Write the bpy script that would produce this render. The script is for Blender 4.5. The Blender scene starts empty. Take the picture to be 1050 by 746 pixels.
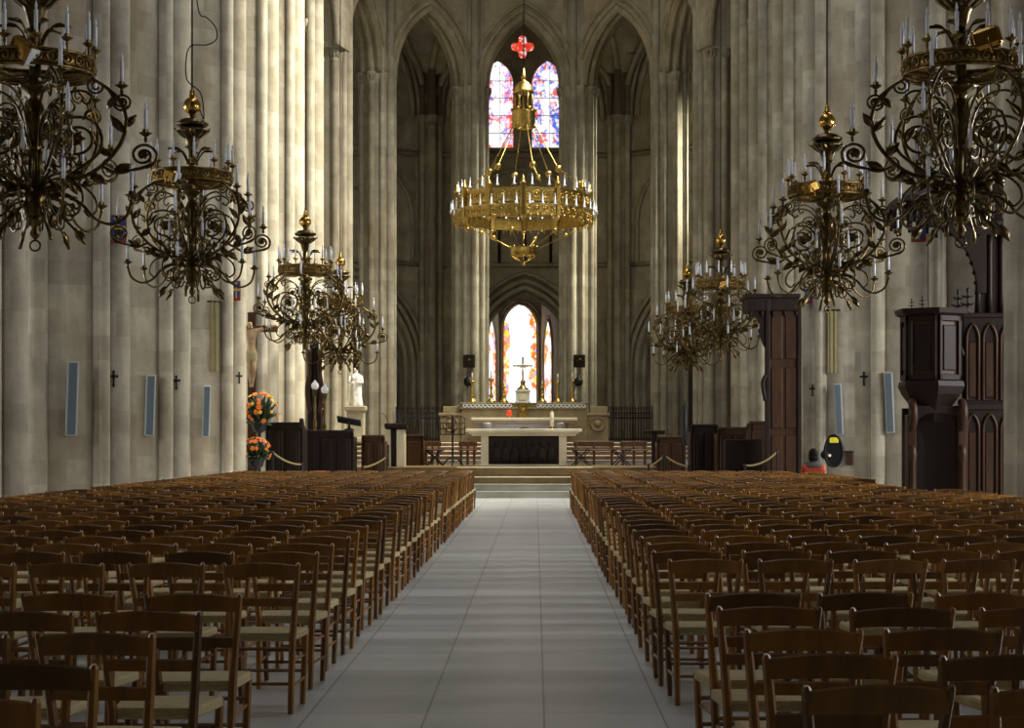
import bpy, math, random
from mathutils import Vector, Matrix
from mathutils.geometry import tessellate_polygon
R = random.Random(7)
S = bpy.context.scene
COL = S.collection
PI = math.pi
sin, cos, sqrt = math.sin, math.cos, math.sqrt
F = 1800.0
EYE = 1.6
def P(px, py, Y):                      # photo pixel at depth Y -> point in the building
    return ((px - 549) * Y / F, Y, EYE + (450 - py) * Y / F)

# ------------------------------------------------------------------ mesh builder
class MB:
    def __init__(s):
        s.v, s.f, s.uv, s.sm = [], [], [], []
    def add(s, vs, fs, uvs=None, smooth=False):
        b = len(s.v)
        s.v.extend(vs)
        for i, f in enumerate(fs):
            s.f.append(tuple(b + k for k in f))
            s.sm.append(smooth)
            if uvs:
                s.uv.append(uvs[i])
            else:
                p = [Vector(vs[k]) for k in f]
                n = Vector((0, 0, 0))
                for k in range(len(p)):
                    a, c = p[k], p[(k + 1) % len(p)]
                    n += Vector(((a.y - c.y) * (a.z + c.z), (a.z - c.z) * (a.x + c.x), (a.x - c.x) * (a.y + c.y)))
                if n.length > 0: n.normalize()
                if abs(n.z) > .7: s.uv.append([(q.x, q.y) for q in p])
                else:
                    t = Vector((-n.y, n.x, 0))
                    if t.length > 0: t.normalize()
                    s.uv.append([(q.dot(t), q.z) for q in p])
        return s
    def box(s, x0, x1, y0, y1, z0, z1, M=None, bev=0.0):
        if bev <= 0:
            vs = [(x, y, z) for z in (z0, z1) for y in (y0, y1) for x in (x0, x1)]
            fs = [(0, 2, 3, 1), (4, 5, 7, 6), (0, 1, 5, 4), (2, 6, 7, 3), (0, 4, 6, 2), (1, 3, 7, 5)]
        else:
            b = min(bev, (x1 - x0) * .45, (y1 - y0) * .45, (z1 - z0) * .45)
            rings = []
            for (zz, i) in ((z0, b), (z0 + b, 0), (z1 - b, 0), (z1, b)):
                xa, xb, ya, yb = x0 + i, x1 - i, y0 + i, y1 - i
                c = b if i == 0 else b * .6
                rings.append([(xa + c, ya, zz), (xb - c, ya, zz), (xb, ya + c, zz), (xb, yb - c, zz), (xb - c, yb, zz), (xa + c, yb, zz), (xa, yb - c, zz), (xa, ya + c, zz)])
            vs = [p for r in rings for p in r]
            fs = [tuple(range(7, -1, -1)), tuple(range(24, 32))]
            for k in range(3):
                for i in range(8):
                    j = (i + 1) % 8
                    fs.append((k * 8 + i, k * 8 + j, k * 8 + 8 + j, k * 8 + 8 + i))
        if M is not None: vs = [tuple(M @ Vector(p)) for p in vs]
        return s.add(vs, fs)
    def lathe(s, prof, n=16, o=(0, 0, 0), smooth=True, a0=0.0, ex=1.0, ey=1.0, M=None, ring=False):
        vs, fs, uvs = [], [], []
        for (r, z) in prof:
            for i in range(n):
                a = a0 + 2 * PI * i / n
                vs.append((o[0] + r * ex * cos(a), o[1] + r * ey * sin(a), o[2] + z))
        rm = max(r for r, z in prof)
        if ring: prof = list(prof) + [prof[0]]
        for k in range(len(prof) - 1):
            k1 = 0 if ring and k == len(prof) - 2 else k + 1
            for i in range(n):
                j = (i + 1) % n
                fs.append((k * n + i, k * n + j, k1 * n + j, k1 * n + i))
                u0, u1 = rm * 2 * PI * i / n, rm * 2 * PI * (i + 1) / n
                uvs.append([(u0, o[2] + prof[k][1]), (u1, o[2] + prof[k][1]), (u1, o[2] + prof[k + 1][1]), (u0, o[2] + prof[k + 1][1])])
        for k, rev in (() if ring else ((0, True), (len(prof) - 1, False))):
            f = [k * n + i for i in range(n)]
            if rev: f.reverse()
            fs.append(tuple(f)); uvs.append([(vs[q][0], vs[q][1]) for q in f])
        if M is not None: vs = [tuple(M @ Vector(p)) for p in vs]
        return s.add(vs, fs, uvs, smooth)
    def tube(s, pts, r, n=6, closed=False, smooth=True, flat=1.0):
        pts = [Vector(p) for p in pts]
        m = len(pts)
        rr = r if isinstance(r, (list, tuple)) else [r] * m
        vs, fs = [], []
        up = None
        for i, p in enumerate(pts):
            if closed: t = pts[(i + 1) % m] - pts[i - 1]
            else: t = pts[min(i + 1, m - 1)] - pts[max(i - 1, 0)]
            if t.length < 1e-9: t = Vector((0, 0, 1))
            t.normalize()
            if up is None:
                up = Vector((0, 0, 1)) if abs(t.z) < .9 else Vector((1, 0, 0))
            a = up - t * up.dot(t)
            if a.length < 1e-6: a = t.orthogonal()
            a.normalize(); up = a
            b = t.cross(a)
            for k in range(n):
                q = 2 * PI * k / n
                vs.append(tuple(p + (a * cos(q) + b * sin(q) * flat) * rr[i]))
        for i in range(m if closed else m - 1):
            j = (i + 1) % m
            for k in range(n):
                l = (k + 1) % n
                fs.append((i * n + k, i * n + l, j * n + l, j * n + k))
        if not closed:
            fs.append(tuple(range(n - 1, -1, -1)))
            fs.append(tuple((m - 1) * n + k for k in range(n)))
        return s.add(vs, fs, None, smooth)
    def ball(s, c, r, n=10, m=6, ez=1.0, ex=1.0, ey=1.0):
        prof = [(max(r * sin(PI * k / m), r * .02), -r * ez * cos(PI * k / m)) for k in range(m + 1)]
        return s.lathe(prof, n, c, True, 0, ex, ey)
    def plate(s, outline, holes, fn, d0, d1):
        loops = [outline] + list(holes)
        flat = [p for l in loops for p in l]
        tris = tessellate_polygon([[Vector((a, b, 0)) for a, b in l] for l in loops])
        n = len(flat)
        vs = [fn(a, b, d0) for a, b in flat] + [fn(a, b, d1) for a, b in flat]
        fs, uvs = [], []
        for t in tris:
            t = tuple(t)
            (x0, y0), (x1, y1), (x2, y2) = [flat[k] for k in t]
            if (x1 - x0) * (y2 - y0) - (x2 - x0) * (y1 - y0) < 0: t = t[::-1]
            fs.append(t); uvs.append([flat[k] for k in t])
            t2 = tuple(n + k for k in reversed(t))
            fs.append(t2); uvs.append([flat[k - n] for k in t2])
        o = 0
        for l in loops:
            m = len(l); L = 0
            for i in range(m):
                j = (i + 1) % m
                fs.append((o + i, o + j, n + o + j, n + o + i)[::-1])
                (xa, ya), (xb, yb) = l[i], l[j]
                if abs(yb - ya) > abs(xb - xa): q = [(d0, ya), (d0, yb), (d1, yb), (d1, ya)]
                else: q = [(xa, d0), (xb, d0), (xb, d1), (xa, d1)]
                uvs.append(q[::-1])
            o += m
        return s.add(vs, fs, uvs)
    def leaf(s, base, tip, w, up=(0, 0, 1), th=.008, curl=0.0):
        b, t = Vector(base), Vector(tip)
        d = t - b; L = d.length; d.normalize()
        u = Vector(up); u = u - d * u.dot(d)
        if u.length < 1e-4: u = d.orthogonal()
        u.normalize(); sd = d.cross(u)
        st = [(0, .18), (.25, .8), (.5, 1), (.75, .62), (1, .05)]
        vs = []
        for (q, k) in st:
            c = b + d * L * q + u * (curl * L * (q * q))
            ww = w * k * .5
            vs += [tuple(c - sd * ww), tuple(c + u * (th + .15 * ww)), tuple(c + sd * ww), tuple(c - u * th)]
        fs = []
        for i in range(4):
            for k in range(4):
                l = (k + 1) % 4
                fs.append((i * 4 + k, i * 4 + l, i * 4 + 4 + l, i * 4 + 4 + k))
        fs += [(3, 2, 1, 0), (16, 17, 18, 19)]
        return s.add(vs, fs, None, True)
    def mesh(s, name, mat):
        me = bpy.data.meshes.new(name)
        me.from_pydata([tuple(p) for p in s.v], [], s.f)
        ul = me.uv_layers.new(name='UVMap')
        flat = [c for f in s.uv for p in f for c in p]
        ul.data.foreach_set('uv', flat)
        me.polygons.foreach_set('use_smooth', s.sm)
        me.materials.append(mat)
        me.update()
        return me
    def build(s, name, mat, parent=None, loc=None, rz=None):
        o = bpy.data.objects.new(name, s.mesh(name, mat)); COL.objects.link(o)
        if parent: o.parent = parent
        if loc: o.location = loc
        if rz is not None: o.rotation_euler = (0, 0, rz)
        return o

def tag(o, label, cat, group=None, kind=None):
    o['label'] = label; o['category'] = cat
    if group: o['group'] = group
    if kind: o['kind'] = kind
    return o
def struct(o, label=None):
    o['kind'] = 'structure'
    if label: o['label'] = label
    return o
def empty(name, loc=(0, 0, 0), rz=0.0, label=None, cat=None, group=None):
    o = bpy.data.objects.new(name, None); COL.objects.link(o)
    o.location = loc; o.rotation_euler = (0, 0, rz); o.empty_display_size = .2
    if label: tag(o, label, cat, group)
    return o
KIDS = {}
def copy_tree(o, parent=None):
    c = o.copy(); COL.objects.link(c)
    if parent is not None: c.parent = parent
    for ch in list(o.children): copy_tree(ch, c)
    return c
ONES = 'zeroth first second third fourth fifth sixth seventh eighth ninth tenth eleventh twelfth thirteenth fourteenth fifteenth sixteenth seventeenth eighteenth nineteenth'.split()
def ordinal(n):
    if n < 20: return ONES[n]
    t = {2: 'twent', 3: 'thirt', 4: 'fort', 5: 'fift'}[n // 10]
    return t + 'ieth' if n % 10 == 0 else t + 'y-' + ONES[n % 10]

# ------------------------------------------------------------------ materials
def newmat(name):
    m = bpy.data.materials.new(name); m.use_nodes = True
    nt = m.node_tree
    return m, nt, nt.nodes['Principled BSDF']
def N(nt, t, **k):
    n = nt.nodes.new(t)
    for a, b in k.items(): setattr(n, a, b)
    return n
def simple(name, col, rough=.6, metal=0.0, var=.0, scale=8.0, bump=0.0, spec=None, coords='Object', stretch=None, rnd=0.0):
    m, nt, b = newmat(name)
    b.inputs['Roughness'].default_value = rough
    b.inputs['Metallic'].default_value = metal
    if spec is not None: b.inputs['Specular IOR Level'].default_value = spec
    b.inputs['Base Color'].default_value = (*col, 1)
    if var or bump:
        tc = N(nt, 'ShaderNodeTexCoord'); mp = N(nt, 'ShaderNodeMapping')
        if stretch: mp.inputs['Scale'].default_value = stretch
        nz = N(nt, 'ShaderNodeTexNoise'); nz.inputs['Scale'].default_value = scale; nz.inputs['Detail'].default_value = 4
        nt.links.new(tc.outputs[coords], mp.inputs[0]); nt.links.new(mp.outputs[0], nz.inputs['Vector'])
        if var:
            cr = N(nt, 'ShaderNodeValToRGB')
            cr.color_ramp.elements[0].position = .3; cr.color_ramp.elements[1].position = .7
            cr.color_ramp.elements[0].color = (*[c * (1 - var) for c in col], 1)
            cr.color_ramp.elements[1].color = (*[min(1, c * (1 + var)) for c in col], 1)
            nt.links.new(nz.outputs['Fac'], cr.inputs[0])
            out = cr.outputs[0]
            if rnd:
                oi = N(nt, 'ShaderNodeObjectInfo'); ge = N(nt, 'ShaderNodeNewGeometry')
                mx = N(nt, 'ShaderNodeMath', operation='FRACT'); ad = N(nt, 'ShaderNodeMath', operation='ADD')
                mr = N(nt, 'ShaderNodeMapRange'); mr.inputs[3].default_value = 1 - rnd; mr.inputs[4].default_value = 1 + rnd
                nt.links.new(oi.outputs['Random'], ad.inputs[0]); nt.links.new(ge.outputs['Random Per Island'], ad.inputs[1])
                nt.links.new(ad.outputs[0], mx.inputs[0]); nt.links.new(mx.outputs[0], mr.inputs[0])
                vm = N(nt, 'ShaderNodeVectorMath', operation='SCALE')
                nt.links.new(out, vm.inputs[0]); nt.links.new(mr.outputs[0], vm.inputs['Scale'])
                out = vm.outputs[0]
            nt.links.new(out, b.inputs['Base Color'])
        if bump:
            bp = N(nt, 'ShaderNodeBump'); bp.inputs['Strength'].default_value = bump; bp.inputs['Distance'].default_value = .02
            nt.links.new(nz.outputs['Fac'], bp.inputs['Height']); nt.links.new(bp.outputs[0], b.inputs['Normal'])
    return m
def stone_mat(name, c1, c2, bw=.85, rh=.42, mort=.008, mcol=(.40, .36, .28), rough=.85):
    m, nt, b = newmat(name)
    b.inputs['Roughness'].default_value = rough
    b.inputs['Specular IOR Level'].default_value = .25
    tc = N(nt, 'ShaderNodeTexCoord')
    br = N(nt, 'ShaderNodeTexBrick'); br.offset = .5
    br.inputs['Color1'].default_value = (*c1, 1); br.inputs['Color2'].default_value = (*c2, 1); br.inputs['Mortar'].default_value = (*mcol, 1)
    br.inputs['Scale'].default_value = 1; br.inputs['Mortar Size'].default_value = mort; br.inputs['Mortar Smooth'].default_value = .4
    br.inputs['Brick Width'].default_value = bw; br.inputs['Row Height'].default_value = rh; br.inputs['Bias'].default_value = -.2
    nt.links.new(tc.outputs['UV'], br.inputs['Vector'])
    n1 = N(nt, 'ShaderNodeTexNoise'); n1.inputs['Scale'].default_value = .9; n1.inputs['Detail'].default_value = 5; n1.inputs['Roughness'].default_value = .65
    nt.links.new(tc.outputs['Object'], n1.inputs['Vector'])
    mr = N(nt, 'ShaderNodeMapRange'); mr.inputs[1].default_value = .3; mr.inputs[2].default_value = .7; mr.inputs[3].default_value = .62; mr.inputs[4].default_value = 1.25
    nt.links.new(n1.outputs['Fac'], mr.inputs[0])
    vm = N(nt, 'ShaderNodeVectorMath', operation='SCALE')
    nt.links.new(br.outputs['Color'], vm.inputs[0]); nt.links.new(mr.outputs[0], vm.inputs['Scale'])
    n2 = N(nt, 'ShaderNodeTexNoise'); n2.inputs['Scale'].default_value = .55; n2.inputs['Detail'].default_value = 6; n2.inputs['Roughness'].default_value = .7
    mp2 = N(nt, 'ShaderNodeMapping'); mp2.inputs['Scale'].default_value = (1.6, 1.6, .45); mp2.inputs['Location'].default_value = (3.1, 1.7, .4)
    nt.links.new(tc.outputs['Object'], mp2.inputs[0]); nt.links.new(mp2.outputs[0], n2.inputs['Vector'])
    m2 = N(nt, 'ShaderNodeMapRange'); m2.inputs[1].default_value = .45; m2.inputs[2].default_value = .68; m2.inputs[3].default_value = 0; m2.inputs[4].default_value = .65
    nt.links.new(n2.outputs['Fac'], m2.inputs[0])
    mxs = N(nt, 'ShaderNodeMix', data_type='RGBA'); nt.links.new(m2.outputs[0], mxs.inputs['Factor'])
    nt.links.new(vm.outputs[0], mxs.inputs['A']); mxs.inputs['B'].default_value = (.21, .16, .095, 1)
    nt.links.new(mxs.outputs['Result'], b.inputs['Base Color'])
    bp = N(nt, 'ShaderNodeBump'); bp.inputs['Strength'].default_value = .35; bp.inputs['Distance'].default_value = .02
    ad = N(nt, 'ShaderNodeMath', operation='SUBTRACT'); nt.links.new(n1.outputs['Fac'], ad.inputs[0]); nt.links.new(br.outputs['Fac'], ad.inputs[1])
    nt.links.new(ad.outputs[0], bp.inputs['Height']); nt.links.new(bp.outputs[0], b.inputs['Normal'])
    return m
def floor_mat():
    m, nt, b = newmat('floor_slabs')
    b.inputs['Roughness'].default_value = .33
    tc = N(nt, 'ShaderNodeTexCoord'); mp = N(nt, 'ShaderNodeMapping')
    mp.inputs['Location'].default_value = (.634 * 1, .2, 0); mp.inputs['Rotation'].default_value = (0, 0, 0)
    nt.links.new(tc.outputs['Object'], mp.inputs[0])
    br = N(nt, 'ShaderNodeTexBrick'); br.offset = 0.0
    br.inputs['Color1'].default_value = (.64, .66, .67, 1); br.inputs['Color2'].default_value = (.57, .59, .60, 1); br.inputs['Mortar'].default_value = (.30, .30, .28, 1)
    br.inputs['Scale'].default_value = 1; br.inputs['Mortar Size'].default_value = .007; br.inputs['Mortar Smooth'].default_value = .2
    br.inputs['Brick Width'].default_value = .684; br.inputs['Row Height'].default_value = .95; br.inputs['Bias'].default_value = 0
    nt.links.new(mp.outputs[0], br.inputs['Vector'])
    # tone steps course by course, painting in the light streaks across the aisle
    sp = N(nt, 'ShaderNodeSeparateXYZ'); nt.links.new(mp.outputs[0], sp.inputs[0])
    dv = N(nt, 'ShaderNodeMath', operation='DIVIDE'); dv.inputs[1].default_value = .95; nt.links.new(sp.outputs['Y'], dv.inputs[0])
    fl = N(nt, 'ShaderNodeMath', operation='FLOOR'); nt.links.new(dv.outputs[0], fl.inputs[0])
    wn = N(nt, 'ShaderNodeTexWhiteNoise', noise_dimensions='1D'); nt.links.new(fl.outputs[0], wn.inputs['W'])
    n1 = N(nt, 'ShaderNodeTexNoise'); n1.inputs['Scale'].default_value = 2.2; n1.inputs['Detail'].default_value = 6
    nt.links.new(tc.outputs['Object'], n1.inputs['Vector'])
    ad = N(nt, 'ShaderNodeMath', operation='ADD'); nt.links.new(wn.outputs['Value'], ad.inputs[0]); nt.links.new(n1.outputs['Fac'], ad.inputs[1])
    mr = N(nt, 'ShaderNodeMapRange'); mr.inputs[1].default_value = .3; mr.inputs[2].default_value = 1.6; mr.inputs[3].default_value = .86; mr.inputs[4].default_value = 1.1
    nt.links.new(ad.outputs[0], mr.inputs[0])
    vm = N(nt, 'ShaderNodeVectorMath', operation='SCALE')
    nt.links.new(br.outputs['Color'], vm.inputs[0]); nt.links.new(mr.outputs[0], vm.inputs['Scale']); nt.links.new(vm.outputs[0], b.inputs['Base Color'])
    return m
def glass_mat(name, palette, white, cell, bright, wpos, mid=None, kk=.2):
    m, nt, b = newmat(name)
    nt.nodes.remove(b)
    out = nt.nodes['Material Output']
    tc = N(nt, 'ShaderNodeTexCoord')
    vo = N(nt, 'ShaderNodeTexVoronoi'); vo.inputs['Scale'].default_value = cell
    nt.links.new(tc.outputs['UV'], vo.inputs['Vector'])
    cr = N(nt, 'ShaderNodeValToRGB'); cr.color_ramp.interpolation = 'CONSTANT'
    el = cr.color_ramp.elements
    while len(el) < len(palette): el.new(.5)
    for i, (p, c) in enumerate(palette):
        el[i].position = p; el[i].color = (*c, 1)
    sp = N(nt, 'ShaderNodeSeparateColor'); nt.links.new(vo.outputs['Color'], sp.inputs[0]); nt.links.new(sp.outputs[0], cr.inputs[0])
    # white areas paint in the overexposed glare, widest towards the middle
    nz = N(nt, 'ShaderNodeTexNoise'); nz.inputs['Scale'].default_value = wpos[0]; nz.inputs['Detail'].default_value = 3; nz.inputs['Roughness'].default_value = .6
    mp = N(nt, 'ShaderNodeMapping'); mp.inputs['Location'].default_value = (wpos[1], wpos[2], 0)
    nt.links.new(tc.outputs['UV'], mp.inputs[0]); nt.links.new(mp.outputs[0], nz.inputs['Vector'])
    th = N(nt, 'ShaderNodeMapRange'); th.inputs[1].default_value = white - .035; th.inputs[2].default_value = white + .035
    if mid:
        sx = N(nt, 'ShaderNodeSeparateXYZ'); nt.links.new(tc.outputs['UV'], sx.inputs[0])
        a1 = N(nt, 'ShaderNodeMath', operation='SUBTRACT'); a1.inputs[1].default_value = mid[0]; nt.links.new(sx.outputs['X'], a1.inputs[0])
        a2 = N(nt, 'ShaderNodeMath', operation='ABSOLUTE'); nt.links.new(a1.outputs[0], a2.inputs[0])
        a3 = N(nt, 'ShaderNodeMapRange'); a3.inputs[1].default_value = 0; a3.inputs[2].default_value = mid[1]; a3.inputs[3].default_value = kk; a3.inputs[4].default_value = -kk * .9
        nt.links.new(a2.outputs[0], a3.inputs[0])
        a4 = N(nt, 'ShaderNodeMath', operation='ADD'); nt.links.new(nz.outputs['Fac'], a4.inputs[0]); nt.links.new(a3.outputs[0], a4.inputs[1])
        nt.links.new(a4.outputs[0], th.inputs[0])
    else: nt.links.new(nz.outputs['Fac'], th.inputs[0])
    mx = N(nt, 'ShaderNodeMix', data_type='RGBA'); nt.links.new(th.outputs[0], mx.inputs['Factor'])
    nt.links.new(cr.outputs[0], mx.inputs['A']); mx.inputs['B'].default_value = (1.0, .97, 1.0, 1)
    # lead came between the pieces
    v2 = N(nt, 'ShaderNodeTexVoronoi', feature='DISTANCE_TO_EDGE'); v2.inputs['Scale'].default_value = cell
    nt.links.new(tc.outputs['UV'], v2.inputs['Vector'])
    ld = N(nt, 'ShaderNodeMapRange'); ld.inputs[1].default_value = .02; ld.inputs[2].default_value = .09; ld.inputs[3].default_value = .45; ld.inputs[4].default_value = 1
    nt.links.new(v2.outputs['Distance'], ld.inputs[0])
    mw = N(nt, 'ShaderNodeMath', operation='MAXIMUM'); nt.links.new(ld.outputs[0], mw.inputs[0]); nt.links.new(th.outputs[0], mw.inputs[1])
    ml = N(nt, 'ShaderNodeMath', operation='MULTIPLY'); ml.inputs[1].default_value = bright; nt.links.new(mw.outputs[0], ml.inputs[0])
    em = N(nt, 'ShaderNodeEmission'); nt.links.new(mx.outputs['Result'], em.inputs[0]); nt.links.new(ml.outputs[0], em.inputs[1])
    nt.links.new(em.outputs[0], out.inputs[0])
    return m

STONE = stone_mat('limestone', (.42, .385, .31), (.30, .27, .21))
STONE2 = stone_mat('apse_limestone', (.38, .335, .24), (.29, .25, .17), .8, .38)
FLOOR = floor_mat()
STEP = simple('pale_step_stone', (.36, .36, .31), .5, var=.12, scale=3)
TANSTEP = simple('tan_marble', (.20, .135, .06), .4, var=.2, scale=4)
REDMARBLE = simple('red_marble', (.16, .085, .06), .35, var=.4, scale=5)
CREAM = simple('cream_stone', (.62, .57, .42), .55, var=.08, scale=3)
OLIVE = simple('ochre_stone', (.24, .19, .10), .6, var=.2, scale=3)
WHITEM = simple('white_marble', (.55, .58, .62), .4, var=.08, scale=4)
DARKREL = simple('dark_relief', (.020, .014, .012), .6, spec=.2, var=.5, scale=6, bump=.6)
CHAIRW = simple('chair_wood', (.23, .10, .014), .40, var=.3, scale=5, stretch=(3, 3, .6), rnd=.5)
RUSH = simple('rush', (.52, .42, .22), .8, var=.25, scale=30, stretch=(1, 6, 6), bump=.5)
DWOOD = simple('dark_oak', (.012, .0055, .0035), .55, spec=.22, var=.4, scale=4, stretch=(3, 3, .5))
BWOOD = simple('brown_oak', (.040, .016, .006), .5, spec=.25, var=.35, scale=4, stretch=(3, 3, .5))
RWOOD = simple('worn_oak', (.09, .035, .014), .45, var=.3, scale=4, stretch=(3, 3, .5))
BRONZE = simple('bronze', (.10, .068, .025), .28, 1.0, var=.45, scale=9)
BANDM = simple('gilt_bronze', (.20, .13, .045), .35, 1.0, var=.5, scale=14)
BRASS = simple('polished_brass', (.42, .25, .06), .22, 1.0, var=.15, scale=6)
GOLD = simple('gilt_copper', (.42, .29, .08), .33, 1.0, var=.3, scale=14, bump=.3)
CANDLE = simple('candle_wax', (.72, .76, .88), .4)
IRON = simple('black_iron', (.012, .012, .013), .5, .3)
BLACK = simple('black_vinyl', (.006, .006, .008), .55, spec=.2)
GREYP = simple('grey_enamel', (.30, .33, .34), .45)
GRILLEM = simple('speaker_cloth', (.085, .115, .14), .7, var=.1, scale=60)
ROPE = simple('pale_rope', (.34, .26, .11), .8, var=.2, scale=40)
LEAFM = simple('leaf_green', (.030, .060, .018), .5, var=.4, scale=6)
ORANGE = simple('orange_petals', (.85, .20, .02), .5, var=.25, scale=20)
YELLOW = simple('yellow_petals', (.85, .55, .03), .5, var=.2, scale=20)
SKIN = simple('skin', (.45, .25, .17), .5)
HAIR = simple('dark_hair', (.010, .008, .007), .7, spec=.1)
REDW = simple('red_knit', (.42, .045, .020), .8, var=.15, scale=40)
GREYW = simple('grey_knit', (.05, .06, .06), .8)
DENIM = simple('dark_cloth', (.02, .025, .04), .8)
SIGNY = simple('yellow_card', (.85, .75, .03), .5)
INK = simple('ink', (.05, .05, .03), .6)
BLUEP = simple('blue_paint', (.02, .05, .24), .5)
REDP = simple('red_paint', (.26, .03, .02), .5)
GOLDP = simple('gold_paint', (.55, .38, .06), .45)
TANCLOTH = simple('ochre_cloth', (.26, .22, .11), .85, var=.12, scale=3)
IVORY = simple('ivory_paint', (.62, .56, .46), .5, var=.2, scale=9)
CARVED = simple('old_carved_wood', (.30, .20, .11), .55, var=.3, scale=7)
OPAL = simple('opal_glass', (.85, .88, .92), .2)
WHITEST = simple('white_statue', (.75, .73, .68), .6, var=.2, scale=9)
REDGL = simple('red_glass', (.8, .03, .01), .2)
REDGL.node_tree.nodes['Principled BSDF'].inputs['Emission Color'].default_value = (1, .05, .01, 1)
REDGL.node_tree.nodes['Principled BSDF'].inputs['Emission Strength'].default_value = .9
GL_UP = glass_mat('upper_glass', [(0, (.95, .10, .05)), (.22, (.25, .30, .95)), (.36, (1, .55, .75)), (.6, (.9, .75, 1)), (.84, (.6, .25, .7)), (.92, (1, .3, .2))], .515, 8, 2.5, (1.9, .3, .7), (2.97, .71), .15)
GL_UP2 = glass_mat('upper_glass_blue', [(0, (.95, .15, .12)), (.16, (.10, .20, .85)), (.40, (.95, .55, .8)), (.62, (.8, .85, 1)), (.88, (.35, .25, .75))], .53, 8, 2.3, (1.9, 3.3, 2.1), (5.11, .71), .10)
GL_ROSE = glass_mat('rose_glass', [(0, (.9, .06, .03)), (.6, (1, .22, .12)), (.8, (1, .7, .75))], .62, 8, 2.0, (2.5, 0, 0))
LOWP = [(0, (1, .16, .03)), (.25, (1, .55, .08)), (.48, (1, .85, .45)), (.64, (.35, .35, .8)), (.74, (1, .30, .25)), (.86, (.7, .4, .12))]
GL_LOW = glass_mat('lower_glass', LOWP, .42, 6.0, 3.2, (1.1, 1.3, .45), (1.0, .8), .26)
GL_LOWS = glass_mat('lower_glass_side', LOWP, .50, 5.0, 2.6, (1.3, 4.3, 2.45), (1.63, 1.0), .1)

# ------------------------------------------------------------------ the building
AX, HALF = -.27, 8.10            # axis of the straight bays, distance from it to the pier centres
AXA, ZC, R1, R2 = -.45, 62.5, 6.86, 13.4
CAPZ, APEX, TOP = 14.95, 18.05, 27.0
def arch_pts(u0, u1, zs, za, n=10):
    w, h = (u1 - u0) / 2, za - zs
    r = (w * w + h * h) / (2 * w)
    e = math.acos(max(-1, min(1, (r - w) / r)))
    L = [(u0 + r - r * cos(e * i / n), zs + r * sin(e * i / n)) for i in range(n + 1)]
    Rr = [(u1 - r + r * cos(e * i / n), zs + r * sin(e * i / n)) for i in range(n, -1, -1)]
    return L + Rr[1:]
def arch_hole(u0, u1, z0, zs, za, n=10):
    return [(u0, z0)] + arch_pts(u0, u1, zs, za, n) + [(u1, z0)]
def shaft(mb, x, y, r, z0, z1, cap, n=12, base=True):
    pr = []
    if base: pr += [(r * 1.7, z0), (r * 1.7, z0 + .34), (r * 1.45, z0 + .42), (r * 1.5, z0 + .50), (r * 1.12, z0 + .58), (r, z0 + .62)]
    else: pr += [(r, z0)]
    if cap:
        pr += [(r, cap - .02), (r * 1.18, cap), (r * 1.05, cap + .04), (r * 1.12, cap + .14), (r * 1.5, cap + .30), (r * 1.7, cap + .33), (r * 1.7, cap + .43), (r, cap + .45)]
    pr += [(r, z1)]
    mb.lathe(pr, n, (x, y, 0))
def pier(name, cx, cy, ang, core, shafts, z0=0.0, z1=TOP, mat=STONE, capcore=True, label=None):
    mb = MB()
    pr = [(core * 1.22, z0), (core * 1.22, z0 + .30), (core * 1.16, z0 + .36), (core * 1.16, z0 + .55), (core * 1.04, z0 + .66), (core, z0 + .72)]
    if capcore: pr += [(core, CAPZ), (core * 1.04, CAPZ + .04), (core * 1.02, CAPZ + .14), (core * 1.10, CAPZ + .33), (core * 1.10, CAPZ + .43), (core * .98, CAPZ + .45)]
    pr += [(core * .98, z1)]
    mb.lathe(pr, 28, (0, 0, 0))
    for (a, d, r, cap) in shafts:
        q = ang + math.radians(a)
        shaft(mb, d * cos(q), d * sin(q), r, z0, z1, CAPZ if cap else None)
        if cap:                                        # crockets of the capital
            for k in range(6):
                b = q + (k - 2.5) * .62
                mb.leaf((d * cos(q) + r * 1.05 * cos(b), d * sin(q) + r * 1.05 * sin(b), CAPZ + .08), (d * cos(q) + r * 1.7 * cos(b), d * sin(q) + r * 1.7 * sin(b), CAPZ + .30), r * .7, (cos(b), sin(b), 0), .02)
    o = mb.build(name, mat, None, (cx, cy, 0))
    struct(o, label)
    return o
PZ = [13.0, 18.6, 24.3, 30.4, 35.6, 42.6, 48.0, 53.4, 58.2]
def nave_shafts(sgn):                                   # angles measured from the nave, positive towards the west
    return [(0, 1.10, .25, False), (26 * sgn, 1.08, .15, False), (-26 * sgn, 1.08, .15, False), (90 * sgn, 1.04, .21, True), (-90 * sgn, 1.0, .19, True), (135 * sgn, 1.0, .13, True), (180, 1.0, .17, True), (-48 * sgn, 1.0, .12, True)]
for i, z in enumerate(PZ):
    pier('stone_pier', AX - HALF, z, 0, 1.0, nave_shafts(-1))
    pier('stone_pier', AX + HALF, z, PI, 1.0, nave_shafts(1))
HS = [(0, .66, .15, False), (32, .64, .10, False), (-32, .64, .10, False), (70, .62, .13, True), (-70, .62, .13, True), (115, .62, .13, True), (-115, .62, .13, True), (180, .64, .14, True)]
hem = []
for th in (-90, -54, -18, 18, 54, 90):
    t = math.radians(th)
    x, y = AXA + R1 * sin(t), ZC + R1 * cos(t)
    hem.append((x, y))
    a = math.atan2(ZC - y, AXA - x)
    pier('stone_pier', x, y, a, .62, HS, 0.0, TOP, STONE)
amb = []
for th in (-90, -54, -18, 18, 54, 90):
    t = math.radians(th)
    x, y = AXA + R2 * sin(t), ZC + R2 * cos(t)
    amb.append((x, y))
    a = math.atan2(ZC - y, AXA - x)
    pier('stone_pier', x, y, a, .50, [(0, .62, .16, True), (40, .6, .12, True), (-40, .6, .12, True), (75, .55, .10, True), (-75, .55, .10, True)], 1.5, 21, STONE2)

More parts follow.
